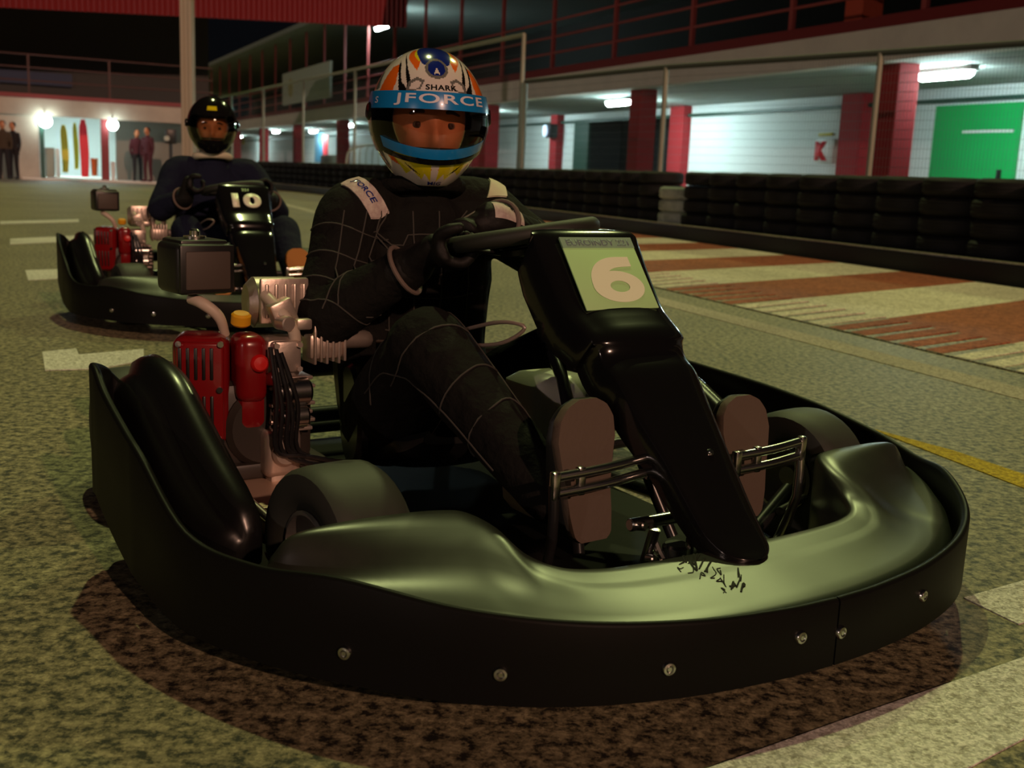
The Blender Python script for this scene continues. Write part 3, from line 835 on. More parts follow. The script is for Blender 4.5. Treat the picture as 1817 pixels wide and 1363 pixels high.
def engine_parts(root):
    ex, ey = -.62, -.44
    e = BM(); box(e, (ex, ey + .02, .205), (.17, .20, .16), None, .02); box(e, (ex - .01, ey + .03, .12), (.22, .22, .03), None, .006)
    cyl(e, (ex + .04, ey + .02, .20), (1, 0, 0), .075, .12, 28, .01)
    E_ = obj('engine', e, M['airbox'], root)
    # red cowl with two rows of slots, turned a little outwards
    rz0 = Matrix.Rotation(-.38, 3, 'Z'); c0 = V(ex + .035, ey - .078, .272)
    b = BM(); box(b, c0, (.10, .098, .200), rz0, .022, 4); box(b, c0 + rz0 @ V(.048, 0, 0), (.012, .082, .182), rz0, .006, 3)
    obj('fan_cowl', b, M['shroud'], E_)
    b = BM()
    for z_, h_ in ((.052, .058), (-.040, .068)):
        for k in range(5): box(b, c0 + rz0 @ V(.0535, -.034 + .0135 * k, z_), (.006, .0062, h_), rz0, .002)
    obj('cowl_slots', b, M['black'], E_)
    b = BM()
    for y_, z_ in ((-.036, .088), (.036, .088), (-.036, -.088), (.036, -.088), (.034, .006)): cyl(b, c0 + rz0 @ V(.056, y_, z_), rz0 @ V(1, 0, 0), .0055, .008, 10)
    obj('cowl_bolts', b, M['steel'], E_)
    # second red block beside a dark gap
    b = BM(); box(b, (ex + .075, ey - .006, .312), (.08, .056, .125), Matrix.Rotation(-.1, 3, 'Z'), .020, 4); box(b, (ex + .07, ey - .006, .235), (.07, .05, .07), None, .015)
    obj('tank_cowl', b, M['shroud'], E_)
    b = BM(); lathe(b, [(1e-4, .008), (.012, .007), (.016, .003), (.017, -.006), (1e-4, -.006)], (ex + .118, ey + .0, .325), (1, -.1, .1), 20); obj('red_knob', b, mat('bright red plastic', (.55, .008, .008), .3), E_)
    b = BM(); cyl(b, (ex + .06, ey - .014, .398), (.25, 0, 1), .018, .024, 18, .004); obj('yellow_cap', b, mat('yellow plastic', (.72, .36, .01), .45), E_)
    # cylinder head and barrel with fins
    hy = ey + .055
    b = BM()
    for k in range(7): box(b, (ex + .055, hy + .012, .195 + .016 * k), (.11, .078 + .010 * (k % 2), .007), None, .002)
    box(b, (ex + .05, hy, .24), (.09, .06, .15), None, .01)
    box(b, (ex + .085, hy - .006, .330), (.06, .070, .075), None, .014); box(b, (ex + .118, hy - .006, .335), (.016, .056, .058), None, .006)
    for y_, z_ in ((-.022, .022), (.022, .022), (-.022, -.022), (.022, -.022)): cyl(b, (ex + .128, hy - .006 + y_, .335 + z_), (1, 0, 0), .0055, .010, 6)
    obj('cylinder_head', b, M['alu'], E_)
    b = BM(); cyl(b, (ex + .115, hy + .006, .268), (0, 1, 0), .026, .07, 24, .006); cyl(b, (ex + .115, hy + .006, .222), (0, 1, 0), .022, .062, 20, .005); cyl(b, (ex + .11, hy - .02, .295), (.9, .1, .2), .020, .05, 18, .005)
    obj('carburettor', b, M['steel'], E_)
    b = BM(); box(b, (ex + .085, hy - .012, .155), (.09, .070, .09), None, .014, 3); cyl(b, (ex + .132, hy - .012, .160), (1, 0, 0), .026, .02, 22, .005); box(b, (ex + .09, hy - .012, .105), (.07, .05, .05), None, .008)
    obj('crank_cover', b, M['alu'], E_)
    b = BM(); cyl(b, (ex + .00, hy + .015, .420), (.12, 1, 0), .048, .105, 26, .014); box(b, (ex + .048, hy + .018, .428), (.012, .095, .085), None, .005)
    for k in range(5): box(b, (ex + .055, hy - .018 + .018 * k, .428), (.008, .007, .064), None, .003)
    obj('exhaust_shield', b, M['alu'], E_)
    b = BM()
    for k in range(6): box(b, (ex + .07, hy + .060 + .012 * k, .350 + .004 * (k % 2)), (.06, .005, .075), None, .0015)
    box(b, (ex + .075, hy + .085, .345), (.04, .07, .05), None, .01)
    for k, z_ in enumerate((.40, .415)): cyl(b, (ex + .07, hy + .065 + .05 * k, z_), (.2, .1, 1), .011, .05, 12, .003)
    tube(b, [(ex + .05, hy + .13, .35), (ex + .03, hy + .19, .345), (ex - .05, hy + .22, .33)], .018, 12, 4)
    obj('exhaust_flange', b, M['alu'], E_)
    # air box on top
    b = BM(); ac = V(ex + .0, ey - .078, .488); rz = Matrix.Rotation(.12, 3, 'Z')
    box(b, ac, (.10, .108, .092), rz, .013, 3); box(b, ac + V(0, 0, .045), (.085, .09, .012), rz, .005); box(b, ac + rz @ V(.050, 0, .0), (.010, .103, .086), rz, .004)
    A_ = obj('air_box', b, M['black'], E_)
    b = BM(); box(b, ac + rz @ V(.0555, 0, -.002), (.006, .084, .068), rz, .003); obj('air_box_panel', b, mat('pink-lit black panel', (.075, .055, .045), .6), E_)  # brown painted in for pink light on the black panel
    b = BM(); cyl(b, ac + V(0, 0, .060), (0, 0, 1), .009, .016, 14, .003); lathe(b, [(1e-4, .008), (.02, .006), (.02, 0), (1e-4, 0)], ac + V(0, 0, .050), (0, 0, 1), 16); obj('wing_nut', b, M['steel'], E_)
    b = BM(); tube(b, [ac + V(.02, -.015, -.055), ac + V(.045, .0, -.062), ac + V(.055, .025, -.085), ac + V(.045, .04, -.12)], [.010, .011, .010, .008], 12, 5); obj('breather_hose', b, mat('pale hose', (.55, .45, .36), .5), E_)
    b = BM(); tube(b, [(ex + .05, ey + .035, .44), (ex + .085, ey + .045, .42), (ex + .11, ey + .065, .385), (ex + .10, ey + .075, .35)], .011, 10, 5); obj('fuel_line', b, mat('pale line', (.55, .47, .38), .4), E_)
    b = BM()
    for k, (dy, dz) in enumerate(((0, 0), (.012, .01), (.02, -.012), (-.01, .015), (.03, .004))):
        tube(b, [(ex + .125, ey + .022 + dy * .5, .34 + dz), (ex + .148, ey + .03 + dy, .25 + dz), (ex + .148, ey + .03 + dy, .17), (ex + .155, ey + .08 + dy, .14 + dz), (ex + .135, ey + .16 + dy, .125)], .0042, 7, 5)
    obj('wiring', b, M['frame'], E_)
    b = BM(); box(b, (ex + .085, ey + .055, .41), (.03, .045, .05), Matrix.Rotation(.4, 3, 'X'), .006); cyl(b, (ex + .11, ey + .05, .395), (1, .2, 0), .014, .03, 14, .002); box(b, (ex + .11, ey + .085, .392), (.02, .03, .02), None, .004)
    obj('throttle_bracket', b, M['alu'], E_)
    # mounting plate
    b = BM(); box(b, (ex + .09, ey + .05, .098), (.34, .25, .012), None, .003); box(b, (ex + .262, ey + .05, .075), (.012, .25, .06), None, .003)
    obj('engine_mount', b, M['pinklit_plate'], E_)
    # chain guard disc beside the seat
    b = BM(); cyl(b, (ex + .02, ey + .235, .19), (.25, 1, 0), .105, .03, 32, .008); obj('clutch_guard', b, M['plastic'], E_)
    return E_

def six(w, h):
    """heavy figure six: bowl with an oval eye and a thick curved stem"""
    bm = BM(); n = 48
    def el(rx, ry, cx, cy): return [(cx + rx * math.cos(2 * PI * k / n), cy + ry * math.sin(2 * PI * k / n)) for k in range(n)]
    for z in (0.0, .0008):
        o = [bm.verts.new((x * w, y * h, z)) for x, y in el(.5, .345, 0, -.155)]; i_ = [bm.verts.new((x * w, y * h, z)) for x, y in el(.19, .125, .02, -.155)]
        for k in range(n): bm.faces.new((o[k], o[(k + 1) % n], i_[(k + 1) % n], i_[k]))
    stem = [(-.5, -.155), (-.485, .02), (-.43, .18), (-.32, .33), (-.15, .44), (.06, .495), (.40, .50), (.40, .285), (.14, .27), (0, .235), (-.10, .17), (-.16, .09), (-.19, -.02), (-.19, -.155)]
    st = catmull([(x, y, 0) for x, y in stem[:7]], 5) + [V(.40, .285, 0)] + catmull([(x, y, 0) for x, y in stem[7:]], 5)[1:]
    prism(bm, [(p.x * w, p.y * h) for p in st], .00085)
    return bm

def make_kart(number, label, loc, rotz, plate_style):
    k = thing('go_kart', label, 'go-kart', loc, rotz, 'go-karts on the track')
    for s in (-1, 1):
        b = obj('bumper_band', band_part(s), M['band'], k, sharp=50)
        for y, z in BOLTS[s]:
            p, n = bolt_at(s, y, z); obj('bolt', bolt_bm(p, n), M['steel'], b)
    obj('front_fairing', fairing(), M['fairing'], k, sharp=60)
    n = obj('nose_panel', nose_panel(), M['gloss'], k, sharp=50)
    # number
    p, t, nn = nose_frame(-.075)
    if plate_style == 'plate':
        Mx = Matrix((V(0, 1, 0), -t, nn)).transposed().to_4x4()
        o = Matrix.Translation(p + nn * .0035) @ Mx
        bm = BM(); box(bm, (0, -.002, 0), (.150, .140, .003), None, .001); xform(bm, o); obj('number_plate', bm, M['plate'], n)
        bm = BM(); box(bm, (0, .0575, .0012), (.150, .021, .002)); xform(bm, o); obj('plate_strip', bm, M['platetop'], n, smooth=False)
        bm = textbm('EUROINDY 221', .130, .012, .0006, .01); xform(bm, o @ Matrix.Translation((0, .0575, .0024))); obj('lettering', bm, M['ink'], n, smooth=False)
        bm = six(.105, .088); xform(bm, o @ Matrix.Translation((.008, -.016, .0022))); obj('digit', bm, M['digit'], n, smooth=False)
    else:
        Mx = Matrix((V(0, 1, 0), -t, nn)).transposed().to_4x4()
        o = Matrix.Translation(p + nn * .0025) @ Mx
        bm = textbm(number, .125, .075, .0008, .05); xform(bm, o); obj('digit', bm, M['digit'], n, smooth=False)
        bm = textbm('221', .03, .012, .0006, .02); xform(bm, o @ Matrix.Translation((.0, .056, 0))); obj('lettering', bm, M['plate'], n, smooth=False)
    for x0, y0 in ((.178, .018), (-.03, .075), (.012, -.085), (.012, .085)):
        p, t, nn = nose_frame(x0); bm = BM(); lathe(bm, [(1e-4, .004), (.004, .0035), (.0058, .001), (.0058, -.02), (1e-4, -.02)], p + V(0, y0, 0) + nn * .0005 - nn * .02 * (abs(y0) / .09) ** 2, nn, 14); obj('bolt', bm, M['steel'], n)
    # steering
    c = V(-.320, -.008, .568); nw = V(-.15, -.13, 1).normalized(); F3 = frame(nw, (1, 0, 0))
    bm = BM(); tube(bm, [c + F3 @ V(math.cos(a) * .128, math.sin(a) * .128, 0) for a in [2 * PI * i / 36 for i in range(36)]], .0155, 12, 1, True)
    w = obj('steering_wheel', bm, mat('suede wheel rim', (.022, .024, .018), .6), k)
    bm = BM()
    for a in (0.0, 2.2, -2.2): tube(bm, [c + F3 @ V(math.cos(a) * .03, math.sin(a) * .03, -.03), c + F3 @ V(math.cos(a) * .123, math.sin(a) * .123, -.004)], .010, 8, 1, flat=.5)
    cyl(bm, c + F3 @ V(0, 0, -.03), nw, .045, .016, 24, .003); obj('spokes', bm, M['frame'], w)
    bm = BM(); box(bm, c + F3 @ V(.02, 0, -.005), (.13, .10, .03), F3, .012, 3); obj('centre_pad', bm, M['plastic'], w)
    bm = BM(); tube(bm, [c + F3 @ V(0, 0, -.03), V(-.20, 0, .36), V(-.105, 0, .15), V(-.08, 0, .09)], .0105, 12); obj('steering_column', bm, M['frame'], k)
    bm = BM()
    for s in (-1, 1): tube(bm, [V(-.20, .015 * s, .37), V(-.10, .05 * s, .30), V(.02, .10 * s, .08)], .010, 10, 3)
    tube(bm, [V(-.16, -.05, .40), V(-.12, 0, .42), V(-.16, .05, .40)], .008, 8, 3)
    obj('column_support', bm, M['frame'], k)
    bm = BM(); tube(bm, [V(-.617, -.16, .335), V(-.40, -.17, .365), V(-.27, -.165, .405), V(-.16, -.15, .435), V(-.12, -.13, .43), V(-.16, -.145, .40), V(-.24, -.16, .385), V(-.29, -.165, .395)], .0035, 8, 5)
    obj('cable_loop', bm, mat('grey cable', (.25, .20, .17), .35), k)
    # tank between the legs
    bm = BM(); rings = []
    for z, a, b in ((.085, .055, .075), (.10, .065, .085), (.20, .068, .086), (.28, .064, .080), (.315, .056, .072), (.328, .038, .052)):
        rings.append([V(-.195 + a * (abs(math.cos(q)) ** .4) * (1 if math.cos(q) > 0 else -1) - (z - .1) * .15, .004 + b * (abs(math.sin(q)) ** .4) * (1 if math.sin(q) > 0 else -1), z) for q in [2 * PI * i / 32 for i in range(32)]])
    loft(bm, rings); t_ = obj('fuel_tank', bm, M['tank'], k)
    # pedals
    for y0, y1, z0, z1, lb in ((-.235, -.062, .240, .252, 'brake'), (.125, .275, .233, .243, 'gas')):
        bm = BM()
        for dz in (-.012, .012): tube(bm, [V(.128, y0, z0 + dz), V(.134, (y0 + y1) / 2, (z0 + z1) / 2 + dz), V(.128, y1, z1 + dz)], .0075, 12, 3)
        for y in (y0, y1, y0 + .045): box(bm, (.130, y, z0 + (z1 - z0) * (y - y0) / (y1 - y0)), (.014, .014, .044), None, .004)
        p_ = obj('pedal', bm, M['steel'], k)
        bm = BM(); yy = y0 if lb == 'brake' else y1
        tube(bm, [V(.128, yy, (z0 if lb == 'brake' else z1)), V(.13, yy, .16), V(.10, yy * .98, .07)], .008, 10, 2); obj('pedal_arm', bm, M['steel'] if lb == 'gas' else M['frame'], p_)
    # master cylinder bits between the feet
    bm = BM(); cyl(bm, (.14, -.035, .165), (0, 1, 0), .010, .13, 14, .002); cyl(bm, (.16, -.02, .115), (0, 0, 1), .022, .03, 20, .004); cyl(bm, (.15, -.065, .13), (.3, 0, 1), .009, .06, 12); tube(bm, [V(.15, -.065, .15), V(.17, -.04, .10), V(.18, .02, .095)], .006, 8, 4); box(bm, (.14, .035, .12), (.02, .02, .09), None, .004)
    for p in ((.15, -.085, .165), (.15, .02, .165), (.165, -.075, .115), (.165, -.06, .10), (.15, .05, .20)): cyl(bm, p, (1, .3, .2), .008, .016, 10, .002)
    obj('brake_linkage', bm, M['steel'], k)
    # chassis
    bm = BM()
    for s in (-1, 1):
        tube(bm, [V(-.98, .28 * s, .075), V(-.55, .27 * s, .062), V(-.15, .30 * s, .06), V(.05, .26 * s, .065), V(.20, .18 * s, .07), V(.24, 0, .07)], .015, 10, 5)
        tube(bm, [V(-.55, .27 * s, .065), V(-.52, .56 * s, .085), V(-.16, .56 * s, .085), V(-.12, .30 * s, .065)], .013, 10, 4)
        tube(bm, [V(.05, .26 * s, .07), V(.0, .40 * s, .12)], .014, 10)
    tube(bm, [V(-.98, -.28, .075), V(-.98, .28, .075)], .015, 10)
    tube(bm, [V(-.87, -.58, .132), V(-.87, .58, .132)], .018, 12)
    obj('frame_rails', bm, M['frame'], k)
    bm = BM(); prism(bm, [(-.97, -.27), (-.50, -.27), (.05, -.25), (.22, -.16), (.22, .16), (.05, .25), (-.50, .27), (-.97, .27)], .004, Matrix.Translation((0, 0, .045)))
    for s in (-1, 1): prism(bm, [(x, y * s) for x, y in ((-.50, .56), (-.50, .712), (-.2, .716), (-.044, .698), (.07, .65), (.12, .60), (.12, .565))], .006, Matrix.Translation((0, 0, .098)))
    prism(bm, [(-.50, -.27), (-.50, -.56), (-.24, -.56), (-.24, -.28)], .004, Matrix.Translation((0, 0, .055))); obj('floor_tray', bm, M['band'], k)
    bm = BM(); tube(bm, [V(-.535, -.50, .14), V(-.43, -.505, .115), V(-.32, -.49, .092)], .009, 12, 3); obj('side_bar', bm, M['steel'], k)
    bm = BM(); tube(bm, [V(.10, .27, .125), V(.04, .40, .115)], .007, 10); tube(bm, [V(.10, -.27, .125), V(.04, -.40, .115)], .007, 10); obj('tie_rods', bm, M['steel'], k)
    bm = BM(); tube(bm, [V(-1.06, -.46, .20), V(-1.10, -.40, .20), V(-1.10, .40, .20), V(-1.06, .46, .20)], .03, 12, 5); tube(bm, [V(-.98, -.2, .09), V(-1.10, -.2, .2)], .014, 8); tube(bm, [V(-.98, .2, .09), V(-1.10, .2, .2)], .014, 8)
    obj('rear_bumper', bm, M['band'], k)
    for s in (-1, 1):
        obj('side_pod', side_pod(s), M['plastic'], k, sharp=60)
        wheel_parts(k, (-.055, .485 * s, .127), .127, .125, .12)
        wheel_parts(k, (-.87, .535 * s, .132), .132, .20)
    obj('seat', seat_bm(), M['seat'], k)
    engine_parts(k)
    return k

kart6 = make_kart('6', 'black racing kart with the number 6 plate, standing nearest the camera', K1, YAW - PI / 2, 'plate')
Y2 = .47
K2 = V(-1.145, 4.66, 0)
kart10 = make_kart('10', 'black racing kart numbered 10, standing behind the front kart at the left', K2, Y2 - PI / 2, 'bare')

# black scrawl left on the scuffed deck of the front kart
from mathutils.bvhtree import BVHTree
fr = next(c for c in kart6.children if c.name.startswith('front_fairing'))
tree = BVHTree.FromPolygons([v.co for v in fr.data.vertices], [tuple(p.vertices) for p in fr.data.polygons])
rs = random.Random(11); bm = BM()
def deck(px, py):
    p = on_ground(px, py, .148) - K1; return V(p.dot(KD), p.dot(KL), 0)
for x0, x1, y0, y1, n in ((1204, 1258, 995, 1022, 10), (1264, 1322, 1008, 1032, 10)):
    for i in range(n):
        cx = x0 + (x1 - x0) * (i + rs.random()) / n; cy = y0 + (y1 - y0) * rs.random(); pts = []
        for q in range(4): pts.append(deck(cx + rs.uniform(-7, 7), cy + rs.uniform(-9, 9)))
        out = []
        for p in catmull(pts, 5):
            h = tree.ray_cast(V(p.x, p.y, .4), V(0, 0, -1))
            if h[0] is not None: out.append(h[0] + V(0, 0, .0004))
        if len(out) > 3: tube(bm, out, rs.uniform(.0007, .0016), 5)
obj('worn_writing', bm, M['scuff'], kart6)
# ================================================================== PEOPLE
M['suit'] = mat('black quilted racing suit', (.0095, .0095, .0085), .85, spec=.12, bump=(16, .9, .02))
M['suit_navy'] = mat('navy overalls', (.010, .013, .030), .85, spec=.12, bump=(12, .8, .02))
M['glove'] = mat('black glove leather', (.008, .0075, .007), .6, spec=.25, bump=(60, .4, .004))
M['shoe'] = mat('black shoe', (.012, .011, .010), .5)
M['sole'] = mat('brown rubber sole', (.105, .075, .055), .75, bump=(90, .3, .003))
M['sole_orange'] = mat('orange rubber sole', (.42, .17, .012), .6)
M['patch'] = mat('pale cloth patch', (.62, .56, .50), .8, mottle=(40, (.45, .36, .34), .4, .6))
M['patch_y'] = mat('cream cloth patch', (.66, .64, .48), .8)
M['trimcloth'] = mat('grey stitching', (.05, .047, .040), .8)
M['cuff'] = mat('worn cuff edge', (.16, .12, .10), .8)
M['eye'] = mat('eye white', (.15, .11, .09), .3)
M['iris'] = mat('dark iris', (.03, .015, .01), .2)
M['visor'] = glass('tinted visor', (.93, .86, .82))
M['visor_clear'] = glass('clear visor', (.85, .82, .75))
M['h_white'] = mat('white helmet paint', (.74, .69, .64), .16, coat=.6)
M['h_orange'] = mat('orange helmet paint', (.80, .14, .01), .16, coat=.6)
M['h_yellow'] = mat('yellow helmet paint', (.72, .66, .01), .16, coat=.6)
M['h_blue'] = mat('blue helmet paint', (.008, .02, .20), .14, coat=.6)
M['h_sky'] = mat('sky blue strip', (.008, .22, .58), .25, coat=.4)
M['h_black'] = mat('black helmet paint', (.007, .007, .007), .14, spec=.3)
M['h_grey'] = mat('grey helmet paint', (.16, .16, .15), .16, coat=.6)
M['h_text'] = mat('pale strip lettering', (.72, .70, .80), .4)
M['padding'] = mat('helmet padding', (.015, .015, .015), .9)

def pip(x, y, poly):
    c = False; j = len(poly) - 1
    for i in range(len(poly)):
        xi, yi = poly[i]; xj, yj = poly[j]
        if (yi > y) != (yj > y) and x < (xj - xi) * (y - yi) / (yj - yi) + xi: c = not c
        j = i
    return c

def hsurf(az, el, off=0.0):
    """helmet surface, degrees; az to the wearer's left, el up; x forward"""
    a, e = math.radians(az), math.radians(el)
    ce, se = math.cos(e), math.sin(e)
    z = .142 * se + 0.0
    k = ce
    if se < 0:
        t = min(1, -se); k = (max(0, 1 - t ** 2.4)) ** .5
        wide = 1 - .34 * t ** 1.35
    else:
        wide = 1.0; t = 0
    x = .140 * k * math.cos(a); y = .116 * k * math.sin(a) * wide
    if x > 0: x *= 1 + .10 * t * (1 - .3 * t)
    else: x *= 1.04 - .20 * t
    if z < -.122: z = -.122 - (-.122 - z) * .35
    n = Vector((x / .0196, y / .0135, max(z, -.1) / .0202)).normalized()
    return Vector((x, y, z)) + n * off

def sym(poly): return [poly, [(-a, b) for a, b in poly]]

# flat shapes in (az, el) degrees, later ones on top
G_FRONT = []
for P_ in ([(62, 6), (50, 8), (47, 30), (52, 48), (64, 44), (70, 20)],): G_FRONT += [(q, 'h_orange') for q in sym(P_)]
for P_ in ([(40, 20), (46, 34), (58, 52), (50, 46), (40, 30), (28, 20)], [(30, 21), (34, 30), (42, 46), (60, 62), (45, 52), (32, 36), (24, 21)]): G_FRONT += [(q, 'h_black') for q in sym(P_)]
for P_ in ([(33, 22), (31, 30), (22, 34), (14, 31), (18, 23)],): G_FRONT += [(q, 'h_grey') for q in sym(P_)]
for P_ in ([(30, 23), (28, 28), (22, 31), (17, 29), (20, 24)],): G_FRONT += [(q, 'h_white') for q in sym(P_)]
for P_ in ([(24, 40), (22, 54), (40, 72), (60, 70), (44, 54), (32, 46)],): G_FRONT += [(q, 'h_orange') for q in sym(P_)]
for P_ in ([(24, 50), (22, 58), (40, 76), (52, 74), (36, 58)],): G_FRONT += [(q, 'h_yellow') for q in sym(P_)]
G_FRONT += [([(x * 1.0, y) for x, y in [(-30, 58), (-20, 48), (-10, 45), (10, 45), (20, 48), (30, 58), (70, 90), (-70, 90)]], 'h_blue')]
circ = lambda r, cx=0, cy=44: [(cx + r * 1.36 * math.cos(t * PI / 16), cy + r * math.sin(t * PI / 16)) for t in range(32)]
G_FRONT += [(circ(11), 'h_grey'), (circ(8.4), 'h_blue'), ([(-4, 36), (0, 45), (4, 36), (0, 39)], 'h_white')]
# chin
G_FRONT += [([(-68, -14), (68, -14), (62, -32), (40, -40), (-40, -40), (-62, -32)], 'h_orange')]
for P_ in ([(58, -20), (5, -20), (6, -53), (15, -44), (21, -51), (33, -41), (46, -45)],): G_FRONT += [(q, 'h_yellow') for q in sym(P_)]
for P_ in ([(24, -16), (8, -18), (10, -31), (24, -29)],): G_FRONT += [(q, 'h_blue') for q in sym(P_)]
for P_ in ([(42, -33), (30, -40), (22, -46), (33, -41)],): G_FRONT += [(q, 'h_black') for q in sym(P_)]
G_FRONT += [([(-6, -28), (6, -28), (3, -60), (-3, -60)], 'h_white')]
G_FRONT += [([(-60, -34), (60, -34), (60, -30), (-60, -30)], None)]
for P_ in ([(70, -10), (110, -6), (112, -46), (74, -40)], [(72, 24), (118, 20), (128, 44), (80, 40)]): G_FRONT += [(q, 'h_grey') for q in sym(P_)]
for P_ in ([(76, -12), (104, -10), (100, -24), (78, -22)],): G_FRONT += [(q, 'h_orange') for q in sym(P_)]
G_DARK = [([(-13, 31), (13, 31), (13, 40), (-13, 40)], 'h_yellow')]

def helmet(root, c, yaw, pitch, graphics, base, style):
    """full face helmet; local x forward"""
    VIS = dict(az=78, lo=-24, hi=20) if style == 'race' else dict(az=56, lo=-24, hi=19)
    Mx = Matrix.Translation(c) @ Matrix.Rotation(yaw, 4, 'Z') @ Matrix.Rotation(pitch, 4, 'Y')
    bm = BM(); NA, NE = 330, 170
    names = [base] + sorted({m for p, m in graphics if m and m != base})
    idx = {n: i for i, n in enumerate(names)}
    grid = []
    for j in range(NE + 1):
        el = -90 + 180 * j / NE
        grid.append([bm.verts.new(hsurf(-180 + 360 * i / NA, el)) for i in range(NA)] if 0 < j < NE else [bm.verts.new(hsurf(0, el))])
    def hole(az, el):
        f = abs(az) / VIS['az']
        return f < 1 and VIS['lo'] + 8 * f ** 4 < el < VIS['hi'] - 2 - 6 * f ** 4
    for j in range(NE):
        el = -90 + 180 * (j + .5) / NE
        if el < -62: continue
        for i in range(NA):
            az = -180 + 360 * (i + .5) / NA
            if hole(az, el): continue
            a, b = grid[j], grid[j + 1]; k = (i + 1) % NA
            vs = [a[i % len(a)], a[k % len(a)], b[k % len(b)], b[i % len(b)]]
            vs = list(dict.fromkeys(vs))
            if len(vs) < 3: continue
            f = bm.faces.new(vs); mi = 0
            for poly, m in graphics:
                if m and pip(az, el, poly): mi = idx[m]
            f.material_index = mi
    bmesh.ops.delete(bm, geom=[v for v in bm.verts if not v.link_faces], context='VERTS')
    # inner shell
    r = bmesh.ops.solidify(bm, geom=bm.faces[:], thickness=.012) if False else None
    xform(bm, Mx)
    h = obj('helmet', bm, [M[n] for n in names], root, sharp=180)
    bm = BM(); grid = []
    n1, n2 = 90, 50
    for j in range(n2 + 1):
        el = -62 + 152 * j / n2
        grid.append([bm.verts.new(hsurf(-180 + 360 * i / n1, el, -.014)) for i in range(n1)])
    for j in range(n2):
        for i in range(n1):
            az, el = -180 + 360 * (i + .5) / n1, -62 + 152 * (j + .5) / n2
            if hole(az, el): continue
            k = (i + 1) % n1; bm.faces.new((grid[j][i], grid[j][k], grid[j + 1][k], grid[j + 1][i]))
    # eye port edge
    xform(bm, Mx); obj('lining', bm, M['padding'], h)
    def patch(name, a0, a1, e0, e1, off, m, na=40, ne=12, bow=0.0, th=.0016, par=None):
        bm = BM(); g = []
        for side in (0, 1):
            g.append([[bm.verts.new(hsurf(a0 + (a1 - a0) * i / na, (e0 + bow * (1 - abs(2 * i / na - 1) ** 2)) + (e1 - e0) * j / ne, off - th * side)) for i in range(na + 1)] for j in range(ne + 1)])
        for j in range(ne):
            for i in range(na):
                bm.faces.new((g[0][j][i], g[0][j][i + 1], g[0][j + 1][i + 1], g[0][j + 1][i]))
                bm.faces.new((g[1][j][i], g[1][j + 1][i], g[1][j + 1][i + 1], g[1][j][i + 1]))
        for i in range(na):
            bm.faces.new((g[0][0][i], g[1][0][i], g[1][0][i + 1], g[0][0][i + 1])); bm.faces.new((g[0][ne][i], g[0][ne][i + 1], g[1][ne][i + 1], g[1][ne][i]))
        for j in range(ne):
            bm.faces.new((g[0][j][0], g[0][j + 1][0], g[1][j + 1][0], g[1][j][0])); bm.faces.new((g[0][j][na], g[1][j][na], g[1][j + 1][na], g[0][j + 1][na]))
        xform(bm, Mx); return obj(name, bm, m, par or h)
    V_ = VIS['az'] + 6
    patch('visor', -V_, V_, VIS['lo'], VIS['hi'] + 1, .0055, M['visor'] if style == 'race' else M['visor_clear'], 60, 24, th=.0022)
    def wrap(name, s, az, el, wd, ht, m, off, bold, space=1.0):
        bm = textbm(s, wd, ht, 0, bold, space); refine(bm, .006, 5)
        for v in bm.verts:
            v.co = hsurf(az + math.degrees(v.co.x / .122), el + math.degrees(v.co.y / .142), off)
        xform(bm, Mx); obj(name, bm, m, h, smooth=False)
    if style == 'race':
        patch('visor_strip', -V_ - 1, V_ + 1, 8.0, 21, .0064, M['h_sky'], 60, 8)
        patch('visor_lower_strip', -60, 60, -20, -12, .0064, M['h_sky'], 50, 6, bow=-9)
        patch('visor_rim', -64, 64, -25, -21, .0050, M['h_black'], 50, 4, bow=-9)
        wrap('strip_lettering', 'JFORCE', 4.5, 14.6, .196, .0225, M['h_text'], .0072, .018, 1.15)
        wrap('brow_lettering', 'SHARK', 4, 25.4, .070, .011, M['h_black'], .0012, .02, 1.1)
        wrap('chin_lettering', 'MIG', 4, -55, .060, .012, M['h_blue'], .0012, .02, 1.1)
        wrap('side_lettering', 'S', -64, 14, .010, .012, M['h_text'], .0072, .01)
    for s in (-1, 1):
        bm = BM(); p = hsurf(80 * s, 6, .002); q = hsurf(80 * s, 6, .02); lathe(bm, [(1e-4, .008), (.014, .007), (.018, .003), (.018, -.004), (1e-4, -.004)], p, q - p, 22)
        xform(bm, Mx); obj('visor_pivot', bm, M['h_black'], h)
    return h, Mx

